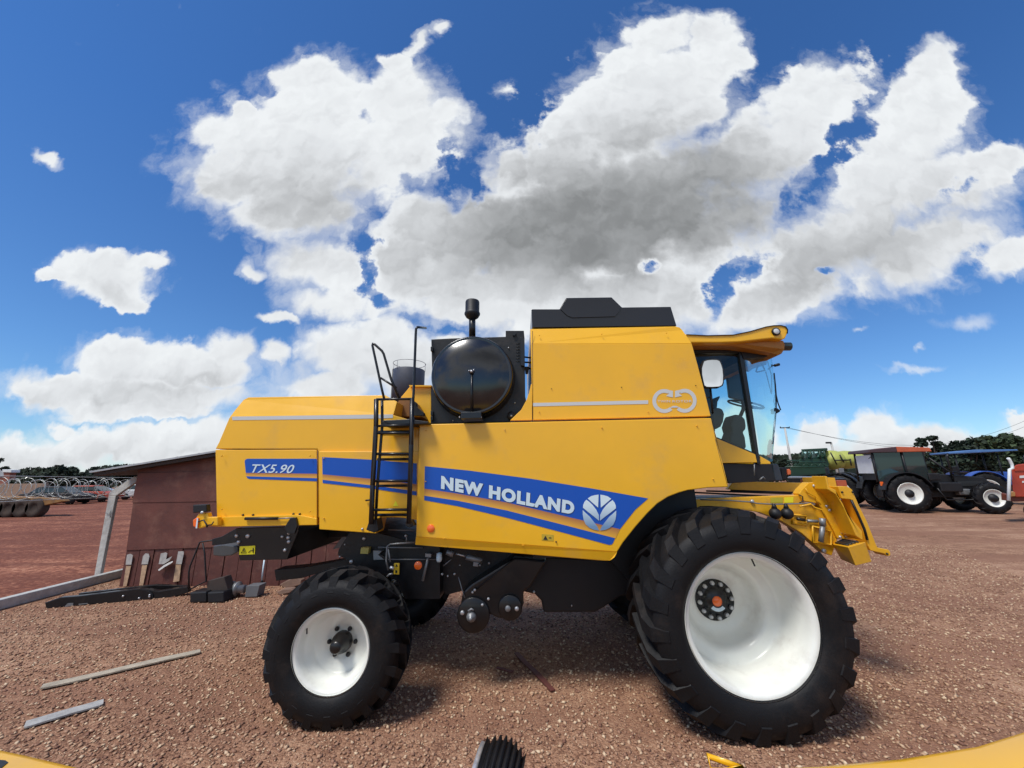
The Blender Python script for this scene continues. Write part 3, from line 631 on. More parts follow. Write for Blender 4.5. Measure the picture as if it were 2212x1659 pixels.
# ladder
LY = 3.86
LD = MB()
for P in ([(1742, 150), (1738, 420), (1705, 1000), (1690, 1385)], [(2095, 140), (2085, 600), (2062, 1380)]):
    for a, b_ in zip(P[:-1], P[1:]): LD.tube([W(*c2(*a), LY), W(*c2(*b_), LY)], .024, 6)
LD.tube(pl(c2, [(1798, 160), (1800, 400), (1752, 1000), (1735, 1340)], LY + .05), .015, 6)
LDO = LD.build('ladder', 'black', CH)
for a, b_ in (((1742, 152), (2095, 148)), ((1745, 415), (2090, 405)),): rod(c2, [a, b_], LY, .013, 'ladder_rail', 'black', LDO)
plate(c2, [(1810, 358), (2080, 348), (2080, 392), (1900, 400), (1850, 385)], LY - .01, LY + .16, 'top_step', 'black', LDO, .003)
for y1, y2 in ((482, 470), (688, 742), (955, 1003), (1240, 1290)):
    xl = 1752 - (y1 - 480) * .055; xr = 2078 - (y1 - 480) * .03
    s_ = MB(); s_.tube(pl(c2, [(xl, y1 + 3), (xr, y1)], LY), .014, 6); s_.tube(pl(c2, [(xl + 12, y2 + 3), (xr - 2, y2)], LY + .10), .015, 6)
    ta, tb = pl(c2, [(xl + 6, y1 + 3), (xr - 2, y1)], LY); s_.ext([ta, tb, tb + Vector((0, .10, -.01)), ta + Vector((0, .10, -.01))], (0, 0, -.006))
    s_.build('ladder_step', 'black', LDO)
rod(c4, [(375, 1295), (340, 1150), (235, 660), (238, 640), (262, 650), (345, 725), (365, 760), (450, 1050), (545, 1275)], LY, .013, 'handrail', 'black', CH)
rod(c4, [(330, 1035), (510, 1150)], LY, .011, 'handrail_brace', 'black', bpy.data.objects['handrail'])
rod(c4, [(690, 1560), (710, 1200), (735, 520), (738, 470), (755, 452), (850, 462, LY + .25)], LY, .014, 'tall_handrail', 'black', CH)
plate(c2, [(1670, 1350), (1740, 1330), (1760, 1440), (1720, 1470), (1640, 1440)], 3.9, 4.05, 'ladder_mount', 'steel', LDO, .004)
plate(c2, [(2030, 1350), (2090, 1350), (2110, 1400), (2070, 1420), (2030, 1400)], 3.9, 4.0, 'ladder_mount', 'steel', LDO, .004)

# --- underside
CHP = plate(e4, [(195, 160), (820, 140), (810, 200), (735, 380), (700, 470), (232, 480), (225, 420), (222, 330), (195, 290)], 4.22, 5.95, 'straw_chopper', 'black', CH, .006)
plate(e4, [(-40, 268), (60, 240), (200, 160), (200, 300), (60, 322), (-40, 330)], 4.4, 5.8, 'chopper_tail', 'steel', CH, .004)
plate(e4, [(-30, 335), (70, 322), (215, 338), (215, 395), (150, 430), (60, 440), (-30, 430)], 4.7, 5.7, 'deflector', mat('dull_plate', (.09, .095, .10), .35, metal=.3), CH, .01)
bolts(e4, [(205, 234, .018), (316, 237, .022), (225, 296, .018), (656, 243, .014), (722, 209, .016), (715, 253, .018), (720, 293, .018), (682, 376, .017), (800, 152, .016)], 4.215, .015, 'chopper_bolt', 'zinc', CHP)
st = flat(e4, [(235, 340), (387, 332), (383, 417), (228, 423)], 4.214, 'warning_sticker', 'sticker', CHP)
tb_ = MB(); P = pl(e4, [(247, 405), (275, 355), (298, 402)], 4.210); tb_.tube(P, .0035, 4, closed=True); tb_.build('sticker_symbol', 'ink', st)
rod(e4, [(275, 368), (270, 384), (279, 384), (273, 396)], 4.210, .003, 'sticker_bolt', 'ink', st); rod(e4, [(320, 400), (345, 378), (365, 382)], 4.21, .003, 'sticker_arm', 'ink', st); rod(e4, [(367, 355), (367, 402)], 4.21, .005, 'sticker_figure', 'ink', st)
plate(e4, [(575, 572), (880, 545), (1200, 488), (1330, 462), (1500, 430), (1500, 530), (1190, 560), (940, 625), (840, 655), (590, 682)], 4.55, 4.75, 'lower_frame', 'steel', CH, .006)
CP = plate(e4, [(1320, 200), (1520, 185), (1960, 300), (2212, 330), (2212, 640), (2212, 860), (1860, 860), (1800, 690), (1600, 590), (1330, 540), (1290, 470), (1200, 425), (1210, 370)], 4.38, 5.9, 'chassis', 'steel', CH, .004)
plate(e4, [(800, 150), (1320, 195), (1320, 245), (800, 260), (740, 380), (700, 300)], 5.0, 5.9, 'chassis_cover', 'steel', CH, .004)
plate(e4, [(1240, 250), (1325, 243), (1230, 350), (1150, 370)], 4.9, 5.0, 'chute_plate', 'greymet', CH, .003)
plate(e4, [(1550, 380), (1640, 385), (1600, 425), (1660, 470), (1555, 475)], 4.3, 4.37, 'bracket_plate', 'greymet', CH, .003)
bolts(e4, [(1336, 490, .02), (1463, 262, .018), (1875, 235, .016), (1225, 440, .01), (1275, 320, .008)], 4.375, .015, 'chassis_bolt', 'zinc', CP)
plate(e4, [(1432, 350), (1510, 352), (1500, 415), (1422, 412)], 4.30, 4.37, 'yellow_tag', mat('faded_yellow_tag', (.48, .40, .10), .5), CP, .003)
plate(e4, [(1757, 505), (1810, 508), (1806, 620), (1752, 615)], 4.28, 4.30, 'yellow_tag', mat('tag_yellow', (.80, .52, .03), .5), CP, .003)
flat(e4, [(1772, 575), (1790, 578), (1788, 602), (1770, 600)], 4.277, 'tag_print', 'ink', CP, th=.001)
flat(e4, [(1772, 540), (1783, 515), (1796, 541)], 4.277, 'tag_print', 'ink', CP, th=.001)
disc(e4, 1994, 530, 4.20, .040, .014, 'chassis_reflector', 'amber', CP)
rod(e4, [(1960, 298), (1720, 318), (1690, 340), (1680, 480), (1700, 575)], 4.22, .009, 'hydraulic_pipe', 'greymet', CP); rod(e4, [(1700, 365), (1712, 430), (1720, 495)], 4.22, .009, 'hydraulic_pipe', 'greymet', CP)
rod(e4, [(1880, 235), (1882, 300)], 4.25, .006, 'pipe', 'greymet', CP); rod(e4, [(1700, 175), (1960, 182)], 4.33, .006, 'pipe', 'greymet', CP)
rod(e4, [(1690, 640), (1715, 615), (1745, 610)], 4.22, .010, 'hose_end', 'greymet', CP); rod(e4, [(1720, 545), (1755, 560)], 4.22, .016, 'hose_end', 'zinc', CP)
rod(e4, [(1600, 350), (2040, 352)], 4.34, .008, 'frame_edge', 'greymet', CP); rod(e4, [(1700, 468), (2170, 468)], 4.34, .006, 'frame_edge', 'greymet', CP)
# steering knuckle and link at the far rear wheel
rod(e4, [(2100, 430), (2040, 680)], 4.30, .014, 'steering_link', 'greymet', CP); plate(e4, [(2065, 410), (2130, 415), (2120, 450), (2065, 445)], 4.27, 4.32, 'link_bracket', 'greymet', CP, .003)
plate(e5, [(262, 318), (320, 320), (318, 345), (345, 372), (330, 405), (250, 398)], 4.8, 4.85, 'bracket_plate', 'greymet', CP, .003)
rod(e5, [(205, 435), (300, 440), (380, 370)], 4.8, .022, 'steering_arm', 'greymet', CP); rod(e5, [(300, 455), (370, 400), (400, 355)], 4.75, .014, 'steering_arm', 'greymet', CP); rod(e5, [(350, 440), (400, 410), (445, 360)], 4.85, .016, 'steering_arm', 'greymet', CP)
# rear axle
MB().tube([(SX + .02, 4.1, SZ + .02), (SX + .02, 6.1, SZ + .02)], .09, 12).build('rear_axle', 'steel', CH)
MB().tube([(BX, 4.3, BZ), (BX, 5.9, BZ)], .16, 16).build('drive_axle', 'steel', CH)
# elevators and belly
EL = plate(c3, [(805, 700), (870, 640), (1180, 450), (1420, 470), (1300, 660), (1245, 705), (1250, 780), (1225, 860), (1170, 905), (1060, 890), (1000, 860), (960, 940), (880, 985), (800, 950), (772, 880), (790, 790)], 4.30, 4.75, 'elevator', 'black', CH, .02)
MB().prism(pl(c3, [(600, 350), (1320, 420), (1180, 560), (900, 720), (800, 690), (690, 720), (560, 560)], 4.55), 5.7).build('return_auger_housing', 'steel', CH)
disc(c3, 882, 868, 4.27, .165, .03, 'pulley_disc', 'black', EL, 40); disc(c3, 1150, 815, 4.27, .12, .03, 'pulley_disc', 'black', EL, 40)
bolts(c3, [(803, 849, .022), (1199, 820, .022), (948, 791, .014), (993, 748, .014), (893, 684, .014), (877, 700, .012)], 4.265, .015, 'elevator_bolt', 'zinc', EL)
MB().lathe([(.0005, -.07), (.016, -.07), (.02, -.045), (.036, -.04), (.05, 0)], W(*c3(868, 880), 4.26), 'y', 16).build('shaft_end', 'greymet', EL)
rod(c3, [(845, 838), (868, 822), (885, 830)], 4.24, .010, 'belt_tensioner', 'greymet', EL)
disc(c3, 1134, 822, 4.25, .028, .02, 'bearing_cap', 'greymet', EL)
rod(c3, [(905, 680), (1180, 455)], 4.285, .007, 'elevator_seam', 'steel', EL); rod(c3, [(775, 590), (800, 680), (820, 740)], 4.28, .005, 'cable', 'greymet', EL)
plate(c3, [(1170, 430), (1905, 465), (2080, 430), (2080, 700), (1950, 735), (1830, 815), (1770, 848), (1395, 850), (1378, 765), (1330, 715), (1255, 700)], 4.50, 5.8, 'belly_housing', 'matte', CH, .02)
bolts(c3, [(1323, 697, .014), (1598, 797, .008)], 4.495, .01, 'belly_bolt', 'zinc', bpy.data.objects['belly_housing'])
plate(ident, [(1310, 1200), (1335, 1150), (1395, 1085), (1450, 1060), (1500, 1056), (1508, 1110), (1520, 1250), (1400, 1300)], 4.40, 5.9, 'inner_fender', 'matte', CH)
# small components under the panel
rod(e5, [(580, 72), (640, 95)], 4.25, .030, 'hydraulic_cylinder', 'greymet', CP); rod(e5, [(665, 90), (750, 112)], 4.25, .010, 'cylinder_rod', 'zinc', CP); rod(e5, [(760, 118), (905, 155)], 4.25, .030, 'hydraulic_cylinder', 'greymet', CP)
plate(e5, [(825, 165), (880, 175), (870, 210), (820, 205)], 4.22, 4.28, 'valve_block', 'greymet', CP, .003)
MB().lathe([(.0005, .07), (.028, .06), (.03, 0), (.02, -.02), (.0005, -.02)], W(*e5(508, 145), 4.22), 'z', 14).build('filter_cup', 'letter', CP)
bolts(e5, [(537, 278, .012), (651, 276, .012), (588, 294, .010), (700, 194, .008), (885, 195, .010), (968, 175, .012)], 4.375, .01, 'chassis_bolt', 'zinc', CP)
rod(e5, [(900, 160), (870, 190), (880, 235)], 4.2, .006, 'hose', 'matte', CP); rod(e5, [(620, 140), (545, 205)], 4.3, .005, 'hose', 'greymet', CP)

# panel seams and fasteners on the skins
SM = M['ink']
def seam(cf, pts, Y, parent, r=.0028): MB().tube(pl(cf, pts, Y), r, 4).build('panel_seam', SM, parent)
seam(ident, [(686.5, 973), (686.5, 1134)], YR - .008, RD, .004); seam(c2, [(320, 640), (1160, 636)], YR - .007, RD, .0015); seam(c5, [(158, 330), (160, 1008)], YT - .001, TK)
seam(c5, [(1560, 1160), (1655, 1520)], YP - .001, SPN, .0018)
bolts(ident, [(920, 930), (920, 1040), (1090, 928), (1300, 924), (1505, 920), (1540, 1035), (960, 1163), (1130, 1178)], YP, .006, 'panel_screw', 'yellow2', SPN)
bolts(ident, [(1165, 725), (1300, 722), (1440, 720), (1165, 890), (1400, 890)], YT, .005, 'panel_screw', 'yellow2', TK)
bolts(ident, [(700, 990), (700, 1120), (795, 1140), (480, 1100), (480, 985), (670, 985), (670, 1105)], YR - .034, .006, 'panel_screw', 'yellow2', RD)
for i in range(7): rod(c4, [(1890 , 640 + i * 34), (1930, 640 + i * 34)], 4.165, .004, 'louvre', 'ink', RH)
MB().box(W(*c3(1500, 430), 4.15), (.5, .02, .05)).build('under_bracket', 'steel', CH, .004)

# --- rear lamp bracket
RL = rod(cA, [(1880, 1215), (1800, 1195), (1745, 1200)], 4.05, .010, 'lamp_cable', 'matte', CH)
lb_ = plate(cA, [(1690, 1160), (1715, 1120), (1790, 1110), (1800, 1150), (1880, 1150), (1880, 1225), (1800, 1225), (1720, 1250), (1690, 1235)], 4.02, 4.08, 'lamp_bracket', 'yellow', CH, .008)
plate(cA, [(1663, 1175), (1690, 1155), (1712, 1158), (1700, 1250), (1665, 1230)], 4.00, 4.10, 'rear_lamp', 'amber', lb_, .01)
plate(cA, [(1700, 1160), (1712, 1158), (1702, 1248), (1690, 1246)], 3.995, 4.0, 'lamp_rim', 'letter', lb_)
plate(cA, [(1665, 1045), (1780, 1040), (1785, 1105), (1665, 1115)], 4.00, 4.06, 'tail_light_box', 'matte', lb_, .008)
bolts(cA, [(1750, 1110, .016)], 4.0, .01, 'bracket_bolt', 'zinc', lb_); rod(cA, [(1715, 1190), (1760, 1175), (1785, 1215), (1790, 1240)], 3.99, .007, 'lamp_cable', 'matte', lb_); rod(cA, [(1790, 1220), (1830, 1215), (1845, 1190)], 3.99, .006, 'lamp_cable', 'matte', lb_)

# ------------------------------------------------------------------ cab
GY = 4.5; CF = 5.75
top = [(1330, 352), (1500, 361), (1700, 357), (1830, 330), (1950, 295), (2010, 285), (2065, 284), (2105, 295), (2120, 318), (2118, 345), (2100, 385)]
low = [(2080, 395), (2000, 385), (1900, 396), (1750, 413), (1600, 419), (1330, 419)]
RF = plate(c5, top + low, 4.22, 6.0, 'cab_roof', 'yellow', CH, .012)
MB().tube(pl(c5, [(1340, 358), (1500, 366), (1700, 361), (1830, 334), (1950, 299), (2010, 289), (2065, 288), (2103, 298), (2117, 320), (2114, 350)], 4.212), .006, 6).build('roof_trim', 'matte', RF)
plate(c5, [(1330, 425, 4.30), (1750, 420, 4.30), (1900, 402, 4.30), (2085, 402, 4.30), (2098, 430, 4.30), (2095, 470, 4.30), (2075, 502, 4.32), (2040, 520, 4.36), (2000, 500, 4.36), (1850, 470, 4.34), (1700, 447, 4.32), (1330, 445, 4.32)], 4.3, 5.95, 'roof_brow', mat('yellow_in_shade', (.40, .17, .02), .45), RF, .01)  # same yellow as the roof, underside shade mixed into its colour
disc(c5, 2034, 332, 4.195, .046, .03, 'lamp_surround', 'matte', RF); disc(c5, 2034, 332, 4.188, .032, .01, 'work_lamp', 'grey', RF)
MB().lathe([(.0005, -.01), (.04, -.01), (.05, .02), (.05, .1)], W(*c5(2068, 450), 4.40), 'x', 18).build('front_lamp', 'darkglass', RF)
plate(c5, [(1340, 440), (1745, 440), (1990, 480), (2010, 520), (1900, 530), (1780, 545), (1760, 492), (1340, 492)], 4.46, 5.8, 'roof_liner', 'matte', RF, .004)
CB = plate(c5, [(1740, 470), (1775, 470), (1800, 640), (1850, 950), (1908, 1350), (1886, 1352), (1800, 830)], GY - .03, GY + .05, 'cab_pillar', 'black', CH, .004)
plate(c5, [(1775, 470), (1800, 640), (1850, 950), (1905, 1350), (1886, 1352), (1800, 830), (1740, 470)], CF, CF + .06, 'cab_pillar', 'black', CH, .004)
plate(c5, [(1575, 1145), (1870, 1268), (1880, 1290), (1590, 1175)], GY - .02, GY + .03, 'door_sill', 'black', CH, .003)
plate(c5, [(1400, 488), (1740, 488), (1745, 500), (1400, 500)], GY - .02, GY + .03, 'door_frame', 'black', CH, .003)
gp = MB()
gp.add(pl(c5, [(1400, 498), (1740, 498), (1765, 560), (1872, 1272), (1575, 1150), (1480, 830)], GY), [[0, 1, 2, 3, 4, 5]]); gp.build('door_glass', 'glass', CH, recalc=False)
xt, xb = W(*c5(2003, 522), 4.72), W(*c5(1998, 1335), 4.72)
pt, pb = W(*c5(1772, 540), GY), W(*c5(1903, 1272), GY)
wg = MB(); rows = 8; plan = [(0, GY), (.35, GY + .02), (.7, GY + .09), (.92, GY + .18), (1.0, GY + .30), (1.03, 5.1), (1.0, 5.45), (.9, 5.62), (.5, 5.74), (0, 5.76)]
for j in range(rows + 1):
    t = j / rows; a = pt.lerp(pb, t); bb_ = xt.lerp(xb, t); bulge = .05 * sin(pi * t)
    for u, yy in plan: wg.v.append(Vector((a.x + (bb_.x - a.x) * u + bulge * u * u, yy, a.z + (bb_.z - a.z) * min(u, 1.0))))
n_ = len(plan)
for j in range(rows):
    for i in range(n_ - 1): wg.f.append([j * n_ + i, j * n_ + i + 1, (j + 1) * n_ + i + 1, (j + 1) * n_ + i]); wg.sm.append(True)
wg.build('windscreen', 'glass', CH, recalc=False)
plate(c5, [(1545, 1060), (1575, 1155), (1870, 1278), (1884, 1340), (1615, 1345), (1580, 1200)], GY - .04, 5.75, 'cab_base', 'yellow', CH, .005)
plate(c5, [(1906, 1290), (1985, 1335), (1988, 1352), (1908, 1354)], GY + .0, 5.7, 'cab_nose', 'yellow', CH, .005)
plate(c5, [(1612, 1347), (1990, 1354), (2003, 1400), (2030, 1480), (1665, 1500)], GY - .01, 5.7, 'cab_underbody', 'matte', CH, .004)
plate(c5, [(2000, 1350), (2045, 1352), (2082, 1480), (2025, 1482)], 4.75, 5.3, 'fuel_box', mat('slate_plastic', (.05, .06, .08), .5), CH, .01)
rod(c5, [(1862, 1350), (1860, 1440)], 4.44, .006, 'cable', 'greymet', CH); rod(c5, [(1900, 1475), (1930, 1450), (1945, 1470)], 4.4, .008, 'lever', 'greymet', CH)
# cab interior
plate(c5, [(1360, 480), (1480, 480), (1530, 800), (1560, 1100), (1500, 1100), (1400, 800)], 4.9, 5.6, 'cab_rear_wall', 'matte', CH)
ST = plate(e8, [(330, 660), (395, 640), (500, 610), (560, 630), (585, 700), (570, 800), (540, 860), (470, 900), (380, 880), (330, 800)], 4.95, 5.4, 'seat', 'cloth', CH, .04)
plate(e8, [(440, 600), (430, 570), (470, 500), (515, 462), (522, 480), (490, 540), (480, 640), (445, 650)], 5.1, 5.3, 'armrest', 'cloth', ST, .02)
plate(e8, [(708, 702), (800, 712), (850, 765), (862, 850), (858, 900), (822, 930), (850, 1000), (865, 1120), (855, 1160), (650, 1080), (655, 1000), (680, 930), (658, 850), (680, 770)], 4.95, 5.2, 'console', 'cloth', CH, .03)
rod(e8, [(785, 720), (820, 640), (822, 560), (800, 510)], 5.05, .024, 'steering_column', 'cloth', CH)
q0 = W(*e8(850, 575), 5.05); sw = [q0 + Vector((.20 * cos(a), .18 * sin(a), -.055 * cos(a) + .02 * sin(a))) for a in [2 * pi * i / 28 for i in range(28)]]
MB().tube(sw, .013, 8, closed=True).build('steering_wheel', 'matte', CH); MB().tube([sw[0], q0, sw[14]], .010, 6).build('wheel_spoke', 'matte', bpy.data.objects['steering_wheel'])
plate(e8, [(600, -60), (790, -60), (820, 200), (870, 500), (800, 520), (655, 490), (640, 470), (615, 240)], 5.45, 5.5, 'far_door_pillar', mat('smoked_panel', (.03, .04, .06), .3), CH, .01)
rod(e8, [(985, 150), (1015, 50), (1060, 48), (1100, 135), (1000, 155), (985, 150)], 4.9, .010, 'interior_mirror_frame', 'matte', CH)
plate(e8, [(825, -10), (1130, -10), (1120, 60), (950, 110), (900, 150), (840, 140)], 5.2, 5.22, 'sun_visor', mat('tinted_visor', (.03, .04, .09), .4), CH, .003)
rod(e8, [(1215, 170), (1232, 330), (1243, 470), (1240, 640), (1222, 860), (1200, 1090)], 4.80, .011, 'wiper_blade', 'matte', CH); WB = bpy.data.objects['wiper_blade']
rod(e8, [(1243, 440), (1270, 560), (1305, 650)], 4.80, .007, 'wiper_arm', 'matte', WB); rod(e8, [(1230, 450), (1212, 540), (1238, 600)], 4.80, .005, 'wiper_arm', 'matte', WB)
plate(e8, [(1222, 625), (1262, 622), (1300, 650), (1300, 668), (1262, 690), (1228, 690)], 4.78, 4.86, 'wiper_motor', 'matte', WB, .006)
rod(e8, [(1145, 120), (1195, 75), (1285, 55)], 4.80, .009, 'lamp_arm', 'matte', CH); rod(e8, [(1225, 72), (1285, 57)], 4.80, .018, 'arm_lamp', 'matte', bpy.data.objects['lamp_arm'])
rod(e8, [(1130, 0), (1185, 200), (1190, 420)], 4.9, .006, 'wiper_linkage', 'matte', CH); rod(e8, [(1110, 150), (1150, 300), (1185, 440)], 4.95, .006, 'wiper_linkage', 'matte', CH)
mo = [(712, 790), (730, 745), (780, 728), (860, 720), (940, 722), (985, 740), (1010, 790), (1035, 870), (1045, 980), (1042, 1090), (1025, 1135), (980, 1158), (860, 1165), (770, 1162), (735, 1140), (715, 1060), (695, 960), (692, 860)]
mc = (868, 945)
MR = plate(c6, mo, 4.14, 4.19, 'side_mirror', 'matte', CH, .006); plate(c6, [(mc[0] + (x - mc[0]) * 1.0, mc[1] + (y - mc[1]) * 1.0, 4.112 - (x - mc[0]) * .00013 + (mc[1] - y) * .00006) for x, y in mo], 4.11, 4.15, 'mirror_rim', 'matte', MR)
P = pl(c6, [(mc[0] + (x - mc[0]) * .91, mc[1] + (y - mc[1]) * .93, 4.10 - (x - mc[0]) * .00013 + (mc[1] - y) * .00006) for x, y in mo], 4.1); m_ = MB(); m_.add(P, [list(range(len(P)))]); m_.build('mirror_glass', 'chrome', MR, recalc=False)
rod(c6, [(832, 1150), (850, 1320), (872, 1560)], 4.16, .012, 'mirror_arm', 'matte', MR); rod(c6, [(765, 1316), (860, 1314)], 4.17, .007, 'mirror_stay', 'matte', MR)

# ------------------------------------------------------------------ feeder house at the front
FY = 4.42
FD = plate(d1, [(-60, 470), (40, 440), (210, 425), (1190, 385), (1215, 450), (1480, 560), (1560, 812), (1500, 985), (1430, 960), (1350, 890), (1200, 760), (1000, 640), (800, 560), (560, 520), (100, 540), (-60, 560)], FY, FY + .10, 'feeder_side', 'yellow2', CH, .006)
nz = W(*d1(600, 420), FY).z; xl, xr_ = W(*d1(-60, 430), FY).x, W(*d1(1190, 390), FY).x
MB().box2((xl, FY + .10, nz - .07), (xr_, 5.7, nz - .03)).build('feeder_deck', mat('worn_deck', (.12, .07, .045), .5, var=.4, vs=8, dirt=((.30, .24, .19), .5, 5)), CH)
plate(d1, [(470, 330), (545, 226), (640, 226), (662, 252), (1255, 266), (1200, 375), (700, 345)], 5.55, 5.62, 'far_beam', 'yellow2', CH, .005)
for a, b_ in (((140, 360), (900, 398)), ((260, 345), (1100, 372)), ((500, 340), (1150, 362))): rod(d1, [a, b_], 5.0, .010, 'hydraulic_line', 'matte', CH)
FP = plate(d1, [(1178, 372), (1200, 335), (1272, 262), (1440, 262), (1500, 300), (1560, 350), (1600, 460), (1660, 600), (1810, 800), (1800, 840), (1555, 812), (1500, 700), (1370, 470), (1215, 445)], FY - .03, FY + .08, 'face_plate', 'yellow2', CH, .006)
bolts(d1, [(1320, 295), (1378, 320), (1445, 495), (1475, 535), (1500, 495), (1535, 535), (1590, 650), (1600, 755), (1640, 790), (1580, 800)], FY - .03, .016, 'plate_bolt', 'zinc', FP)
plate(d1, [(1435, 200), (1455, 200), (1475, 310), (1540, 335), (1560, 400), (1650, 560), (1800, 745), (1808, 835), (1740, 790), (1600, 470), (1540, 380), (1460, 330)], 4.20, 4.40, 'hook_column', 'yellow2', CH, .006)
plate(d1, [(1455, 212), (1530, 215), (1550, 300), (1475, 300)], 4.5, 4.9, 'top_hook', 'yellow2', CH, .004); plate(d1, [(1545, 240), (1640, 240), (1655, 300), (1560, 300)], 4.7, 5.3, 'top_hook', 'orange', CH, .004)
CO = plate(d1, [(1560, 300), (1655, 300), (1700, 330), (1760, 470), (1850, 650), (1940, 880), (1955, 905), (2060, 925), (2080, 950), (2080, 985), (2045, 990), (2020, 965), (1885, 935), (1860, 890), (1790, 690), (1740, 560), (1690, 430), (1600, 420)], 4.28, 4.42, 'front_column', 'yellow2', CH, .006)
bolts(d1, [(1597, 357), (1702, 357), (2040, 965)], 4.28, .010, 'column_bolt', 'steel', CO)
MB().tube(pl(d1, [(1690, 435), (1750, 560), (1820, 720), (1850, 830)], 4.27), .012, 6).build('column_edge', 'steel', CO)
# step box
V = [W(*d1(*p[:2]), p[2]) for p in ((1500, 868, 4.42), (1660, 900, 4.12), (1830, 850, 4.20), (1600, 815, 4.50), (1590, 1022, 4.42), (1735, 1085, 4.14), (1895, 1045, 4.22), (1700, 990, 4.50))]
sbx = MB(); sbx.add(V, [[0, 1, 2, 3], [4, 7, 6, 5], [0, 4, 5, 1], [1, 5, 6, 2], [2, 6, 7, 3], [3, 7, 4, 0]]); SB = sbx.build('step_box', 'yellow2', CH, .006)
for i in range(4):
    t = .18 + .2 * i; a = V[0].lerp(V[1], .12).lerp(V[3].lerp(V[2], .12), t); b_ = V[0].lerp(V[1], .85).lerp(V[3].lerp(V[2], .85), t)
    MB().tube([a + Vector((0, 0, .004)), b_ + Vector((0, 0, .004))], .011, 4).build('step_slot', 'ink', SB)
# small fittings on the feeder
for x in (940, 1058):
    c = W(*d1(x, 568), FY - .07); s_ = MB().sphere(c, .060, 18); s_.tube([c + Vector((0, 0, .05)), c + Vector((0, 0, .10))], [.03, .014], 10); s_.build('accumulator', 'matte', CH)
rod(d1, [(200, 430), (500, 440), (705, 455), (760, 468), (930, 478), (1200, 470), (1320, 465)], FY - .05, .007, 'hydraulic_pipe', 'greymet', CH)
rod(d1, [(1180, 500), (1290, 475), (1330, 510), (1400, 530), (1430, 600)], FY - .06, .010, 'hose', 'yellow2', CH); rod(d1, [(1180, 385), (1210, 400), (1215, 450), (1180, 460)], FY - .05, .006, 'hose', 'matte', CH)
rod(d1, [(1240, 320), (1260, 360), (1340, 400), (1350, 440), (1390, 480)], FY - .05, .007, 'hose', 'yellow2', CH)
def frame(cf, pts, Y, r, name, mt, parent): return MB().tube(pl(cf, pts, Y), r, 4, closed=True).build(name, mt, parent)
frame(d1, [(1115, 578), (1250, 590), (1245, 680), (1110, 665)], FY - .012, .012, 'control_box', 'yellow2', CH); rod(d1, [(1155, 620), (1235, 635)], FY - .03, .016, 'coupler', 'steel', CH); rod(d1, [(1255, 640), (1360, 645)], FY - .03, .016, 'coupler_pipe', 'greymet', CH)
frame(d1, [(1308, 692), (1490, 740), (1492, 880), (1312, 850)], FY - .02, .014, 'cylinder_box', 'yellow2', CH)
rod(d1, [(1405, 615), (1410, 690)], FY - .06, .030, 'lift_cylinder_head', 'greymet', CH); rod(d1, [(1410, 680), (1390, 850)], FY - .06, .024, 'lift_cylinder', 'greymet', CH)
bolts(d1, [(712, 448, .02), (925, 478, .012), (1040, 480, .012), (1310, 470, .024), (1385, 465, .02), (1420, 935, .022)], FY - .012, .012, 'fitting', 'zinc', CH)
flat(d1, [(895, 412), (1015, 408), (1015, 462), (895, 462)], FY - .004, 'worn_sticker', mat('lime_sticker', (.50, .42, .03), .5), CH); flat(d1, [(1030, 408), (1120, 404), (1120, 460), (1030, 462)], FY - .004, 'worn_sticker', 'sticker', CH)
# lamp on the far front corner
plate(e8, [(1310, 1390), (1395, 1392), (1390, 1560), (1330, 1565)], 5.7, 5.95, 'front_corner_box', 'matte', CH, .02)
plate(e8, [(1392, 1415), (1425, 1412), (1442, 1440), (1440, 1485), (1395, 1490)], 5.75, 5.9, 'corner_lamp', 'amber', bpy.data.objects['front_corner_box'], .01)

# ------------------------------------------------------------------ shed behind the machine
SY = 8.2
SHD = thing('shed', 'oxide red boarded shed with a sloping sheet roof behind the harvester', 'shed', (-5.5, 9.5, 0))
rows = [[(1195, 722), (1855, 588), (3200, 330), (3200, 735), (1855, 765), (1192, 780)],
        [(1190, 770), (1855, 755), (3200, 725), (3200, 990), (1870, 1015), (1140, 1026)],
        [(1150, 1018), (1870, 1006), (3200, 980), (3200, 1365), (2020, 1405), (1090, 1438)]]
for i, P in enumerate(rows): plate(cA, P, SY - .02 * (i % 2) - .01 * i, SY + .05, 'wall_board', 'shed', SHD, .004)
zt = W(*cA(1100, 1430), SY).z; xa = G(*e2(1270, 540)).x
xL = W(*cA(1070, 1560), SY).x; xR = W(*cA(3200, 1400), SY).x; nb = 17
for i in range(nb):
    a = xL + (xR - xL) * i / nb; b_ = xL + (xR - xL) * (i + 1) / nb - .014; dy = random.uniform(-.012, .012)
    MB().prism([(a, SY + dy, 0), (b_, SY + dy, 0), (b_ + .0, SY + dy, zt + .05 + (.17 if i > 8 else 0)), (a, SY + dy, zt + .05 + (.17 if i > 8 else 0))], SY + .05).build('wall_plank', 'shed2', SHD, .003)
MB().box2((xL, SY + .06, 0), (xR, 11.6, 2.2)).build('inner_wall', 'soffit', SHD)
for P in ([(1350, 200), (1380, 190), (1412, 205), (1395, 305), (1335, 305)], [(1520, 215), (1545, 185), (1580, 190), (1588, 220), (1570, 300), (1503, 302)],
          [(1710, 185), (1760, 175), (1778, 185), (1765, 250), (1830, 215), (1800, 262), (1740, 300), (1687, 298)], [(1895, 165), (1950, 162), (1955, 180), (1930, 300), (1870, 298)]):
    plate(e2, P, SY - .04, SY - .033, 'peeled_patch', 'peeled', SHD)
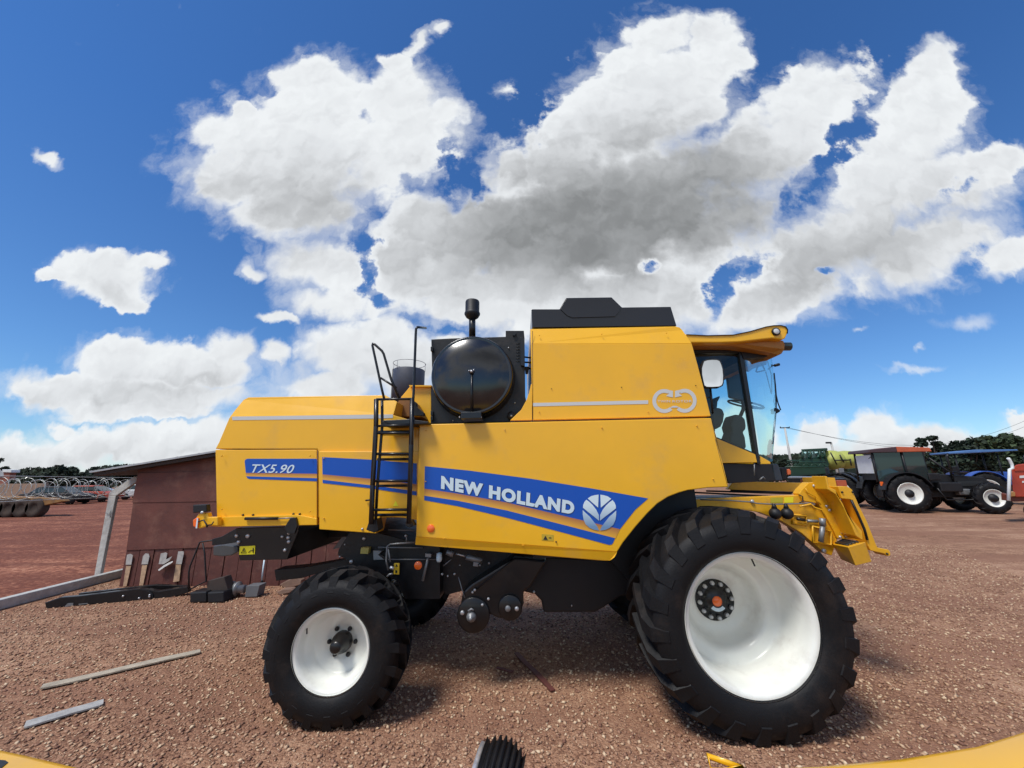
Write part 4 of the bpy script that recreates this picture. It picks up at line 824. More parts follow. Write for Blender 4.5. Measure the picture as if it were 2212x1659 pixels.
for P in ([(1340, 320), (1392, 318), (1345, 535), (1308, 535)], [(1510, 312), (1565, 310), (1520, 525), (1480, 525)], [(1870, 305), (1925, 303), (1905, 480), (1840, 490)]):
    plate(e2, P, SY - .035, SY - .028, 'bare_wood_strip', 'rawwood', SHD)
cv = MB(); P = pl(e2, [(1680, 360), (1740, 312), (1800, 280), (1838, 265)], SY - .04); P2 = pl(e2, [(1690, 372), (1750, 330), (1805, 300), (1835, 280)], SY - .12)
cv.add(P + P2, [[i, i + 1, i + 5, i + 4] for i in range(3)]); cv.build('peeling_sheet', 'peeled', SHD, recalc=False)
R0, R1 = W(*cA(780, 752), 7.95), W(*cA(3200, 355), 7.95)
rf = MB(); rf.ext([R0, R1, R1 + Vector((0, 3.9, .1)), R0 + Vector((0, 3.9, .1))], (0, 0, -.035)); RFS = rf.build('roof_sheet', 'roofsheet', SHD)
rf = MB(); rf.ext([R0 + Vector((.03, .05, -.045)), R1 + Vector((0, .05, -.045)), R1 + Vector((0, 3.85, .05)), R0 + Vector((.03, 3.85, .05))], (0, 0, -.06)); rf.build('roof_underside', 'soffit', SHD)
for i in range(14):
    p0 = R0.lerp(R1, i / 13); MB().tube([p0 + Vector((0, .0, -.012)), p0 + Vector((0, 3.9, .088))], .022, 6).build('roof_ridge', 'roofsheet', RFS)

# ------------------------------------------------------------------ yard edge: low wall, post, wire
def Wp(px, py, A, B):
    d = ray(px, py); n = Vector((-(B - A).y, (B - A).x, 0)); o = Vector((0, 0, EYE)); t = (A - o).dot(n) / d.dot(n); return o + d * t
k1 = K0 + kd * 9; kk = K0 - kd * 10; hw = Wp(0, 1296, K0, K1).z
wl = MB(); wl.ext([kk, K1 + kd * .1, K1 + kd * .1 + Vector((0, 0, hw)), kk + Vector((0, 0, hw))], kn * .14)
tag(wl.build('low_concrete_wall', 'concrete', None, .012), 'low grey concrete kerb wall along the left edge of the yard', 'wall')
PS = thing('concrete_fence_post', 'grey concrete fence post with a bent top arm beside the red shed', 'post', (-9.0, 8.75, 0))
PY = 8.72
pb0, pb1 = W(*e2(985, 500), PY), W(*e2(1045, 500), PY); pt0, pt1 = W(*cA(937, 965), PY), W(*cA(1000, 968), PY)
pb0.z = pb1.z = 0
MB().prism([pb0, pb1, pt1, pt0], PY + .07).build('post_shaft', 'concrete', PS, .01)
MB().prism(pl(cA, [(937, 965), (950, 930), (1155, 800), (1185, 797), (1199, 812), (1196, 832), (1000, 968)], PY), PY + .07).build('post_arm', 'concrete', PS, .01)
rod(cA, [(910, 1112), (945, 1125), (960, 1090), (950, 1160)], PY - .02, .006, 'tie_wire', 'greymet', PS)
RW = thing('razor_wire_coil', 'coiled galvanised razor wire running off left from the concrete post', 'wire', (-9, 7.5, 1.6))
c0 = W(290, 1052, 9.6); c1 = W(-60, 1057, 6.4); cl_ = MB(); L = (c1 - c0); nl = 30; ax = L.normalized(); sx_ = ax.cross(Vector((0, 0, 1))).normalized(); path = []
random.seed(11)
for i in range(nl * 20 + 1):
    a = 2 * pi * i / 20; t = i / (nl * 20); rr_ = .165 + .03 * sin(i * .11) + .02 * sin(i * .037 + 2); path.append(c0 + L * t + ax * .06 * sin(a * .5) + sx_ * rr_ * cos(a) + Vector((0, 0, rr_ * sin(a))))
cl_.tube(path, .0042, 4)
for i in range(0, len(path), 3):
    p0 = path[i]; q = Vector((random.uniform(-1, 1), random.uniform(-1, 1), random.uniform(-1, 1))).normalized() * .03; cl_.add([p0 - q, p0 + q, p0 + q.cross(ax) * .5], [[0, 1, 2]])
cl_.build('coil', 'wire', RW, recalc=False)
for dz in (-.22, .22): MB().tube([c0 + Vector((0, 0, dz)), c1 + Vector((0, 0, dz))], .006, 4).build('strand', 'wire', RW)

# black steel beam frame lying by the wall
FA, FB = G(*e2(500, 772)), G(*e2(1990, 640))
FR = thing('black_steel_frame', 'long black bolted steel frame lying on the gravel before the shed', 'machine frame', ((FA + FB) / 2))
def fp(cf, pts, off=0.0):
    nn = Vector((-(FB - FA).y, (FB - FA).x, 0)).normalized(); return [Wp(*cf(*p), FA + nn * off, FB + nn * off) for p in pts], nn
for pts, off, dd, nm in (([(475, 710), (640, 655), (835, 640), (1480, 560), (1560, 570), (1620, 610), (1640, 712), (1200, 722), (900, 750), (700, 772), (490, 775)], 0, .10, 'side_beam'),
                         ([(830, 612), (1500, 535), (1650, 520), (1980, 530), (2000, 560), (1640, 600), (1500, 570), (835, 632)], .35, .08, 'rear_beam'),
                         ([(1560, 570), (1680, 590), (1990, 540), (2010, 600), (1850, 645), (1760, 695), (1640, 712)], .02, .12, 'end_arm')):
    P, nn = fp(e2, pts, off); MB().ext(P, nn * dd).build(nm, 'black', FR, .008)
for x, y in ((1480, 662), (1592, 628), (1590, 645), (1310, 640)):
    P, nn = fp(e2, [(x, y)], -.01); MB().sphere(P[0], .018, 8).build('frame_bolt', 'zinc', FR)
for P_ in ([(690, 745), (720, 715), (780, 712), (775, 740), (690, 755)], [(835, 722), (935, 712), (935, 722), (835, 732)]):
    P, nn = fp(e2, P_, -.006); MB().ext(P, nn * .004).build('frame_slot', 'greymet', FR)
SD = thing('black_weight_stand', 'two black weight boxes with thin bent rods standing before the red shed', 'stand', G(*e3(1080, 765)))
sy = G(*e3(1000, 775)).y
for a, b_ in ((892, 1085), (1095, 1285)):
    plate(e3, [(a, 650), (b_, 640), (b_, 765), (a + 4, 775)], sy, sy + .28, 'weight_box', 'matte', SD, .02)
rod(e3, [(885, 640), (885, 420), (900, 345), (960, 200), (1010, 75), (1030, 68), (1300, 30)], sy + .1, .013, 'bent_rod', 'matte', SD); rod(e3, [(1045, 80), (1068, 200), (1085, 520), (900, 615)], sy + .1, .013, 'bent_rod', 'matte', SD)
plate(e3, [(1095, 520), (1290, 470), (1340, 650), (1090, 655)], sy + .12, sy + .3, 'stand_plate', 'soffit', SD, .01)
cy = G(*e3(1440, 705)); MR2 = thing('cable_drum', 'small metal cable drum with bright rings by the shed foot', 'drum', cy)
cz_ = W(*e3(1430, 610), cy.y); rq = cz_.z
MB().lathe([(.0005, -.20), (rq * .9, -.20), (rq, -.19), (rq, -.17), (rq * .8, -.16), (rq * .8, -.11), (rq * .95, -.10), (rq * .95, -.07), (rq * .75, -.06), (rq * .75, 0), (rq * .9, .01), (rq * .9, .04), (rq * .5, .05), (rq * .5, .16), (.0005, .16)], cz_, 'x', 24).build('drum_body', 'greymet', MR2)
bx_ = plate(e3, [(1545, 575), (1700, 568), (1668, 700), (1530, 706)], cy.y - .05, cy.y + .15, 'metal_box', mat('dull_grey_box', (.13, .135, .145), .6, var=.1), None, .006); tag(bx_, 'dull grey metal box on the gravel next to the cable drum', 'box')
SV = thing('shovel', 'shovel with a pale handle leaning on the red shed', 'shovel', G(*e3(1700, 640)))
sv = 7.9; rod(e3, [(1755, 275), (1724, 520)], sv, .014, 'handle', 'letter', SV); plate(e3, [(1715, 515), (1738, 515), (1728, 640), (1700, 690), (1690, 600)], sv - .02, sv + .01, 'blade', 'steel', SV, .004)
for lab, P_, rz in (('reddish broken clay slab lying behind the small front wheel', [(1930, 560), (2000, 520), (2120, 470), (2180, 510), (2175, 560), (2080, 590), (1980, 600)], 0), ('flat round clay piece on the gravel below the broken slab', [(1890, 650), (1960, 615), (2060, 608), (2085, 625), (2040, 660), (1930, 680)], 0)):
    yy = G(*e3(*max(P_, key=lambda q: q[1]))).y; ob = plate(e3, P_, yy, yy + .14, 'clay_piece', 'clay', None, .012); tag(ob, lab, 'clay piece')
# planks and sticks
def board(a, b_, wd, th, name, mt, lab, cat, split=False):
    a, b_ = Vector(a), Vector(b_); d = (b_ - a).normalized(); n_ = Vector((-d.y, d.x, 0)); L_ = (b_ - a).length; m_ = MB(); N_ = 24; vs = []
    for i in range(N_ + 1):
        t = i / N_; w0 = wd / 2 * (1 + .12 * mnoise.noise((t * 5, 1.3, L_))) ; w1_ = wd / 2 * (1 + .12 * mnoise.noise((t * 5, 7.7, L_)))
        if i in (0, N_): w0 *= .75
        c = a + d * L_ * t + Vector((0, 0, .016 + .006 * mnoise.noise((t * 2.3, 4.0, L_))))
        for s_, h in ((-w0, 0), (w1_, 0), (w1_, th), (-w0, th)): vs.append(c + n_ * s_ + Vector((0, 0, h)))
    fs = [[i * 4 + k, i * 4 + (k + 1) % 4, i * 4 + 4 + (k + 1) % 4, i * 4 + 4 + k] for i in range(N_) for k in range(4)] + [[0, 1, 2, 3], [N_ * 4 + 3, N_ * 4 + 2, N_ * 4 + 1, N_ * 4]]
    m_.add(vs, fs)
    if split: m_.tube([a + d * .01 + Vector((0, 0, th + .03)), a + d * L_ * .33 + Vector((0, 0, th + .022))], .004, 4)
    return tag(m_.build(name, mt, None), lab, cat)
board(G(88, 1490), G(432, 1411), .12, .014, 'wooden_plank', 'plank', 'long weathered brown plank lying on the gravel at lower left', 'plank')
board(G(52, 1572), G(222, 1523), .125, .014, 'wooden_plank', 'plank2', 'short split grey plank nearest the lower left corner', 'plank', False)
board(G(*c3(1195, 1155)), G(*c3(1462, 1432)), .055, .012, 'wooden_stick', 'redwood', 'dark reddish stick on the gravel between the two near wheels', 'stick')
board(G(*c3(1055, 1262)), G(*c3(1170, 1295)), .04, .010, 'wood_chip', 'redwood', 'short dark splinter lying left of the reddish stick', 'splinter')

# ------------------------------------------------------------------ foreground: guard and ribbed tyre
edge = [G(*d8(x, y), 1.2) for x, y in ((-400, 1135), (0, 1200), (300, 1262), (600, 1332), (960, 1416))]
redge = [G(*d7(x, y), 1.2) for x, y in ((380, 568), (900, 545), (1400, 500), (1900, 420), (2212, 325), (2500, 235))]
L0, R0_ = edge[-1], redge[0]
midp = [L0.lerp(R0_, t) + Vector((0, -.10 * sin(pi * t), 0)) for t in (.2, .4, .6, .8)]
E_ = edge + midp + redge
YM_ = thing('yellow_machine_guard', 'curved yellow machine guard crossing the bottom corners in the foreground', 'machine guard', (0, 1.0, 0))
gd = MB(); prof = [(0, 0, -.12), (0, 0, -.01), (.008, 0, 0), (.03, 0, .006), (.20, 0, .0), (.5, 0, -.03), (.9, 0, -.10)]; vs = []
for p0 in E_:
    n_ = Vector((-p0.x * .25, -1, 0)).normalized()
    for a, _, dz in prof: vs.append(p0 + n_ * a + Vector((0, 0, dz)))
m_ = len(prof); gd.add(vs, [[i * m_ + j, i * m_ + j + 1, (i + 1) * m_ + j + 1, (i + 1) * m_ + j] for i in range(len(E_) - 1) for j in range(m_ - 1)], True)
gdo = gd.build('guard_panel', 'yellow', YM_); sd = gdo.modifiers.new('thick', 'SOLIDIFY'); sd.thickness = .006
for x in (-1.5, 1.5): MB().tube([(x, .9, 0), (x, .9, 1.1)], .04, 10).build('guard_leg', 'yellow2', YM_)
bt = [G(*d7(*p), 1.2) for p in ((178, 490), (205, 590), (395, 562))]
MB().tube(bt, .009, 6, closed=True).build('guard_bracket', 'yellow', YM_)
P = [G(*d8(*p), 1.207) for p in ((-60, 1318), (60, 1330), (92, 1352), (60, 1375), (-20, 1440), (-80, 1440))]; b = MB(); b.ext(P, (0, 0, -.004)); b.build('guard_opening', 'ink', YM_)
# ribbed tyre standing below the camera
ty = W(1066, 1603, 2.35); TR = .27; tw = .105
tcx = Vector((ty.x, ty.y, ty.z - TR)); b = MB(); prof = []; 
for i in range(0, 29):
    h = -tw + 2 * tw * i / 28; crown = TR - .045 * (h / tw) ** 2; prof.append((crown - (.022 if (i // 2) % 2 else 0), h))
prof = [(TR * .55, -tw * .8), (TR * .75, -tw * 1.05), (TR * .88, -tw * 1.04)] + prof + [(TR * .88, tw * 1.04), (TR * .75, tw * 1.05), (TR * .55, tw * .8)]
b.lathe(prof, (0, 0, 0), 'x', 64); RM = Matrix.Rotation(radians(-8), 3, 'Z') @ Matrix.Rotation(radians(14), 3, 'Y')
b.v = [RM @ v + tcx for v in b.v]
RT = thing('ribbed_tyre', 'black ribbed tyre cut off by the bottom edge in the middle', 'tyre', (tcx.x, tcx.y, 0)); b.build('tyre', 'rubber', RT)
b = MB(); b.lathe([(.0005, -.05), (TR * .3, -.06), (TR * .52, -.10), (TR * .56, -.11), (TR * .56, .11), (TR * .52, .10), (TR * .3, .06), (.0005, .05)], (0, 0, 0), 'x', 32); b.v = [RM @ v + tcx for v in b.v]; b.build('rim', 'greymet', RT)
MB().tube([tcx, (tcx.x, tcx.y, 0)], .03, 8).build('wheel_support', 'steel', RT); MB().box((tcx.x, tcx.y, .01), (.3, .3, .02)).build('support_foot', 'steel', RT)
b = MB(); ns = 14; vs = []
for i in range(ns + 1):
    a = radians(40 + 80 * i / ns); 
    for r_, h in ((TR + .0, -tw - .052), (TR + .0, -tw - .022)): vs.append(RM @ Vector((h, r_ * cos(a), r_ * sin(a))) + tcx + Vector((0, 0, -.085)))
b.add(vs, [[i * 2, i * 2 + 1, i * 2 + 3, i * 2 + 2] for i in range(ns)], True); ff = b.build('fender_strip', 'zinc', RT, recalc=False); s_ = ff.modifiers.new('t', 'SOLIDIFY'); s_.thickness = .012

# ------------------------------------------------------------------ tractors and machines on the right
RP = [(.0005, .12), (.18, .11), (.20, .10), (.42, .10), (.46, .05), (.50, .02), (.52, .02), (.52, .04)]
def tractor(name, label, cab=True, roof='orange', hood='matte', seat=False):
    t = thing(name, label, 'tractor')
    def wh(x, y, R, Wd, side):
        k = R * .56 / .52; return wheel(t, x, y, R, R, Wd, R * .56, [(r * k, h + (.0)) for r, h in RP], 16, side, simple=True, lh=.05)
    a = wh(0, -1.25, .95, .55, 1); b2_ = wh(0, 1.25, .95, .55, -1); c_ = wh(3.3, -1.15, .74, .45, 1); d_ = wh(3.3, 1.15, .74, .45, -1)
    for wv, x, y, r in ((a, 0, -1.25, .95), (c_, 3.3, -1.15, .74)):
        MB().lathe([(.0005, -.08), (.15, -.07), (.19, .02), (.24, .10)], (x, y + .06, r), 'y', 14).build('hub', 'matte', wv)
        MB().lathe([(.0005, .0), (.2, .0), (.22, .02)], (x, y + .095, r), 'y', 9).build('hub_plate', 'matte', wv)
    MB().box((1.5, 0, 1.0), (4.2, .7, .55)).box((.1, 0, 1.0), (1.0, 1.5, .5)).build('transmission', 'steel', t, .03)
    hb_ = MB(); hb_.prism([(1.2, -.42, 1.15), (3.9, -.40, 1.05), (3.95, -.40, 1.35), (3.6, -.42, 1.72), (1.2, -.42, 1.95)], .42); H_ = hb_.build('bonnet', hood, t, .05)
    MB().box((3.0, -.43, 1.4), (1.0, .02, .25)).build('grille', 'ink', H_)
    MB().tube([(2.3, -.5, 1.5), (2.3, -.5, 2.75), (2.38, -.5, 2.9)], .05, 8).build('exhaust', 'steel', t)
    MB().tube([(1.3, -.95, 1.2), (1.55, -.95, .65), (2.6, -.95, .65), (2.75, -.95, 1.1)], .035, 6).build('step_frame', 'steel', t)
    MB().box((1.9, -.7, 1.25), (.9, .45, .45)).build('fuel_tank', 'matte', t, .05)
    fn = MB(); n_ = 12; vs = []
    for i in range(n_ + 1):
        an = radians(20 + 150 * i / n_)
        for yy in (-1.28, -.72): vs.append((1.05 * cos(an), yy, .95 + 1.05 * sin(an)))
    fn.add(vs, [[i * 2, i * 2 + 1, i * 2 + 3, i * 2 + 2] for i in range(n_)]); fo = fn.build('fender', 'matte' if cab else 'bluep', t, recalc=False); q_ = fo.modifiers.new('t', 'SOLIDIFY'); q_.thickness = .04
    fo2 = fo.copy(); col.objects.link(fo2); fo2.location.y = 2.0; ORG[fo2] = ORG[fo]
    if cab:
        for x, y in ((-1.05, -.85), (-1.05, .85), (.25, -.9), (.25, .9), (1.15, -.8), (1.15, .8)): MB().tube([(x, y, 1.5), (x * .95, y * .95, 3.02)], .05, 6).build('cab_pillar', 'matte', t)
        MB().prism([(-1.05, -.86, 1.55), (.25, -.88, 1.4), (1.15, -.82, 1.5), (1.1, -.78, 3.0), (-1.0, -.8, 3.0)], -.84).build('side_window', 'darkglass', t)
        MB().box((-1.03, 0, 2.42), (.03, 1.35, .95)).build('rear_panel', 'whitep', t);
        MB().box((.05, 0, 2.1), (1.9, 1.4, 1.0)).build('cab_interior', 'matte', t)
        MB().prism([(-1.25, -.98, 3.0), (0, -1.0, 3.0), (0, -1.0, 3.28), (-1.2, -.98, 3.16)], .98).build('roof_rear', mat('dark_maroon', (.06, .03, .035), .5), t, .03)
        MB().prism([(0, -1.0, 3.0), (1.45, -.98, 3.0), (1.4, -.98, 3.20), (0, -1.0, 3.29)], .98).build('roof', roof, t, .03)
    else:
        for x, y in ((-.9, -.7), (-.9, .7), (1.1, -.6), (1.1, .6)): MB().tube([(x, y, 1.5), (x, y, 3.05)], .04, 6).build('canopy_post', 'matte', t)
        MB().prism([(-1.3, -.95, 3.05), (1.9, -.95, 3.16), (1.85, -.95, 3.24), (0, -.95, 3.28), (-1.3, -.95, 3.15)], .95).build('canopy', roof, t, .03)
        MB().box((-.4, 0, 1.7), (.5, .5, .15)).box((-.65, 0, 2.0), (.12, .5, .6)).build('seat', 'matte', t, .04)
        MB().tube([(.7, 0, 1.6), (.45, 0, 2.0)], .04, 6).build('steering_post', 'matte', t)
    return t
def at(px, Y): p = W(px, 1015, Y); return Vector((p.x, Y, 0))
T1 = tractor('tractor', 'dark tractor with an orange cab roof and white rims on the right'); T1.location = at(1920, 21.5); T1.rotation_euler.z = radians(-14)
MB().box((1.65, .3, 2.3), (.30, .25, 1.5)).build('loader_mast', 'steel', T1, .03); MB().tube([(1.6, -.4, 2.7), (2.2, -.5, 2.0), (2.9, -.5, 1.9)], .05, 6).build('loader_arm', 'steel', T1)
MB().box((1.35, -.75, 1.75), (.5, .3, .35)).build('tool_box', 'steel', T1, .04); MB().box((2.6, -.45, 1.0), (.5, .3, .3)).build('front_pump', 'greymet', T1, .05)
MB().tube([(-1.0, -.9, 2.9), (-1.35, -1.1, 2.7)], .02, 5).build('mirror_arm', 'steel', T1); MB().box((-.95, -.95, 1.42), (.12, .08, .2)).build('tail_lamp', 'amber', T1, .01)
T2 = tractor('tractor', 'tractor with a blue canopy standing behind the orange roofed tractor', cab=False, roof='bluec', hood='bluep'); T2.location = at(2095, 25.5); T2.rotation_euler.z = radians(-20)
T3 = tractor('tractor', 'dark low tractor with a blue bonnet left of the orange roofed tractor', cab=False, roof='matte', hood='matte'); T3.location = at(1815, 25.0); T3.rotation_euler.z = radians(-50)
MB().prism([(2.4, -.40, 1.72), (3.5, -.40, 1.6), (3.4, -.40, 1.75), (2.6, -.40, 1.9)], .40).build('bonnet_cover', 'bluep', T3, .04)
for ch in list(T3.children):
    if ch.name.split('.')[0] in ('canopy', 'canopy_post', 'exhaust'): bpy.data.objects.remove(ch)
    elif ch.name.startswith('fender'): ch.data.materials[0] = M['matte']
# red hopper machine at the right edge
RX = 16.5; RH_ = thing('red_hopper_machine', 'red seed hopper machine cut off by the right edge of the photo', 'farm machine', at(2180, RX))
plate_s(e7, [(2040, 640), (2062, 600), (2105, 562), (2300, 540), (2500, 540), (2500, 1015), (2092, 1012), (2055, 905)], RX, 1.2, 'hopper', 'redp', RH_, .04)
plate_s(e7, [(2090, 625), (2500, 600), (2500, 640), (2080, 650)], RX - .04, .05, 'hopper_lip', 'redp', RH_, .01)
plate_s(e7, [(2150, 715), (2400, 700), (2400, 735), (2150, 748)], RX - .02, .05, 'white_marking', 'whitep', RH_); plate_s(e7, [(2185, 790), (2400, 780), (2400, 805), (2185, 812)], RX - .02, .05, 'white_marking', 'whitep', RH_)
plate_s(e7, [(1895, 960), (2090, 1005), (2500, 1020), (2500, 1060), (2080, 1075), (1900, 1050)], RX + .1, 1.2, 'chassis', mat('rust_red', (.14, .035, .02), .7, var=.3), RH_, .02)
plate_s(e7, [(1985, 948), (2090, 940), (2092, 1000), (2010, 1005)], RX - .05, 1.2, 'yellow_step', mat('worn_amber', (.55, .28, .08), .6), RH_, .02)
for x in (2330, 2560):
    p_ = W(*e7(x, 1050), RX + .5); MB().lathe([(.0005, -.1), (.2, -.1), (.34, -.08), (.36, .02), (.34, .14), (.0005, .14)], (p_.x, p_.y, .36), 'y', 20).build('wheel', 'rubber', RH_)
WPOST = rod(e7, [(2000, 1060), (2008, 780), (2012, 630), (2055, 610), (2045, 560), (2015, 500), (1990, 470)], RX - .3, .05, 'bent_pipe_post', 'whitep', None); WPOST.data.materials[0] = M['whitep']
tag(WPOST, 'white bent pipe post in front of the red hopper', 'post')
# green sprayer
SYY = 30; SP = thing('green_sprayer', 'green self propelled sprayer with a yellow tank and folded truss boom', 'sprayer', at(1760, SYY))
plate_s(e6, [(570, 575), (1020, 552), (1035, 575), (1000, 600), (580, 605)], SYY, 1.6, 'cab_roof', 'green', SP, .03)
for x0, x1 in ((600, 595), (735, 735), (890, 900), (965, 990)): rod(e6, [(x0, 600), (x1, 740)], SYY, .07, 'cab_pillar', 'green', SP)
plate_s(e6, [(605, 600), (975, 580), (1000, 730), (600, 745)], SYY + .1, .1, 'cab_window', 'glass', SP)
plate_s(e6, [(560, 735), (1010, 690), (1060, 830), (1010, 1000), (400, 1060), (380, 900)], SYY + .1, 1.6, 'body', 'green', SP, .05)
MB().sphere(W(*e6(1100, 760), SYY + .8), .95, 16, (1.0, 1, .78)).sphere(W(*e6(1350, 755), SYY + .8), .95, 16, (1.5, 1, .72)).build('spray_tank', 'tankyel', SP)
for (a, b_) in (((1080, 630), (1190, 840)), ((1240, 670), (1310, 800)), ((1160, 765), (1430, 760)), ((1420, 740), (1440, 860))): rod(e6, [a, b_], SYY - .2, .045, 'tank_rail', 'steel', SP)
for a, b_ in (((330, 800), (1000, 800)), ((300, 880), (1040, 875))): rod(e6, [a, b_], SYY - .4, .05, 'boom', 'green', SP)
for i in range(10): rod(e6, [(320 + i * 68, 800 if i % 2 else 880), (388 + i * 68, 880 if i % 2 else 800)], SYY - .4, .035, 'boom_brace', 'green', SP)
rod(e6, [(330, 770), (520, 770), (520, 800)], SYY - .5, .05, 'boom_end', 'green', SP)
for x in (640, 1080, 1290): 
    p_ = W(*e6(x, 1000), SYY); MB().lathe([(.0005, -.1), (.5, -.1), (.85, -.08), (.9, .1), (.85, .4), (.0005, .4)], (p_.x, SYY, .9), 'y', 24).build('wheel', 'rubber', SP)
plate_s(e6, [(1220, 905), (1310, 905), (1320, 990), (1240, 1010)], SYY - .5, .1, 'pump', 'greymet', SP, .03)
# dark green harvester behind
GH = thing('green_field_machine', 'dark green machine partly hidden between the sprayer and the tractor', 'farm machine', at(1870, 36))
plate_s(e6, [(1440, 690), (1480, 660), (1860, 655), (1870, 720), (1470, 720)], 36, 1.5, 'roof', 'steel', GH, .03); plate_s(e6, [(1470, 715), (1870, 715), (1880, 1010), (1400, 1010), (1390, 880)], 36.1, 1.5, 'body', mat('deep_green', (.010, .022, .014), .6, var=.4, vs=1.5), GH, .05)
plate_s(e6, [(1690, 880), (1850, 865), (1860, 885), (1700, 895)], 35.9, .1, 'guard', 'greymet', GH); plate_s(e6, [(1390, 890), (1560, 870), (1640, 905), (1400, 930)], 35.8, .1, 'side_cover', 'green', GH, .02)
# flat trailer with a pale edge
FT = thing('flat_trailer', 'flat trailer with a pale edge rail behind the yellow feeder', 'trailer', at(1755, 13))
plate_s(e6, [(335, 1052), (1010, 1058), (1010, 1078), (340, 1078)], 13, 2.2, 'edge_rail', 'greymet', FT, .01); plate_s(e6, [(340, 1078), (1340, 1082), (1360, 1140), (350, 1140)], 13.05, 2.0, 'bed', 'steel', FT, .01)
for x in (500, 900):
    p_ = W(*e6(x, 1100), 13.2); MB().lathe([(.0005, -.08), (.3, -.08), (.48, -.05), (.5, .05), (.48, .2), (.0005, .2)], (p_.x, 13.2, .5), 'y', 24).build('wheel', 'rubber', FT)
MB().tube([(W(*e6(500, 1100), 13.2).x, 13.2, .5), (W(*e6(500, 1100), 13.2).x, 13.9, 1.2)], .06, 6).build('strut', 'steel', FT)

# ------------------------------------------------------------------ poles and wire
PY_ = 62
def up_pole(cf, tp, bt_, arm, label, lampp=None):
    a, b_ = W(*cf(*tp), PY_), W(*cf(*bt_), PY_); t = thing('utility_pole', label, 'pole', (b_.x, PY_, 0), 'utility poles beyond the yard')
    d = (b_ - a) / (a.z - b_.z); ft = b_ + d * b_.z
    MB().tube([a, ft], [.13, .2], 8).build('shaft', 'concrete', t)
    if arm: MB().tube([W(*cf(arm[0], tp[1]), PY_), W(*cf(arm[1], tp[1] - 4), PY_)], .09, 6).build('crossarm', 'steel', t)
    if lampp: MB().box(W(*cf(*lampp), PY_), (.7, .3, .25)).build('lamp', 'steel', t); MB().tube([W(*cf(*lampp), PY_), a + Vector((0, 0, -.2))], .05, 6).build('lamp_arm', 'steel', t)
    for dx in ((arm[0] + 4, arm[1] - 4) if arm else ()): MB().tube([W(*cf(dx, tp[1]), PY_), W(*cf(dx, tp[1] - 22), PY_)], .07, 6).build('insulator', 'steel', t)
    return t
p1_ = up_pole(e6, (290, 205), (372, 665), (210, 372), 'tall leaning utility pole with a crossarm right of the cab')
up_pole(e6, (1090, 450), (1130, 640), None, 'shorter pole with a small lamp above the green sprayer', (1045, 462))
wr = MB()
for k in range(2): wr.tube([W(*e6(300 + 60 * k, 205), PY_).lerp(W(2300, 868 + 14 * k, 70), t) + Vector((0, 0, -5 * sin(pi * t))) for t in [i / 20 for i in range(21)]], .022, 4)
tag(wr.build('overhead_wires', 'steel', None, recalc=False), 'thin overhead wires crossing the sky right of the utility pole', 'wire')

# ------------------------------------------------------------------ water tank on a stand behind the hood
WY = 24; wc = W(*c4(655, 1040), WY); wr_ = (W(*c4(832, 1040), WY) - W(*c4(478, 1040), WY)).length / 2; wz = W(*c4(655, 950), WY).z
WT = thing('water_tank_tower', 'grey round water tank with a thin top rail behind the ladder', 'water tank', (wc.x, WY, 0))
MB().lathe([(.0005, wz - 2.3), (wr_, wz - 2.3), (wr_, wz - .06), (wr_ * .97, wz), (.0005, wz + .08)], (wc.x, WY, 0), 'z', 40).build('tank', 'watertank', WT)
zr = W(*c4(655, 875), WY).z; ring = [(wc.x + wr_ * 1.03 * cos(a), WY + wr_ * 1.03 * sin(a), zr) for a in [2 * pi * i / 36 for i in range(36)]]; MB().tube(ring, .018, 5, closed=True).build('top_rail', 'greymet', WT)
for a in (180, 240, 300, 0, 60, 120): q = radians(a); MB().tube([(wc.x + wr_ * 1.03 * cos(q), WY + wr_ * 1.03 * sin(q), wz - .1), (wc.x + wr_ * 1.03 * cos(q), WY + wr_ * 1.03 * sin(q), zr)], .014, 4).build('rail_post', 'greymet', WT)
for sx2 in (-1, 1):
    for sy2 in (-1, 1): MB().tube([(wc.x + sx2 * wr_ * .8, WY + sy2 * wr_ * .8, 0), (wc.x + sx2 * wr_ * .8, WY + sy2 * wr_ * .8, wz - 2.3)], .10, 8).build('stand_leg', 'steel', WT)
for dx in (0, .35): MB().tube([(wc.x - wr_ * 1.08 + dx * .2, WY - .4 * dx, 0), (wc.x - wr_ * 1.08 + dx * .2, WY - .4 * dx, wz + .1)], .03, 5).build('ladder_rail', 'steel', WT)

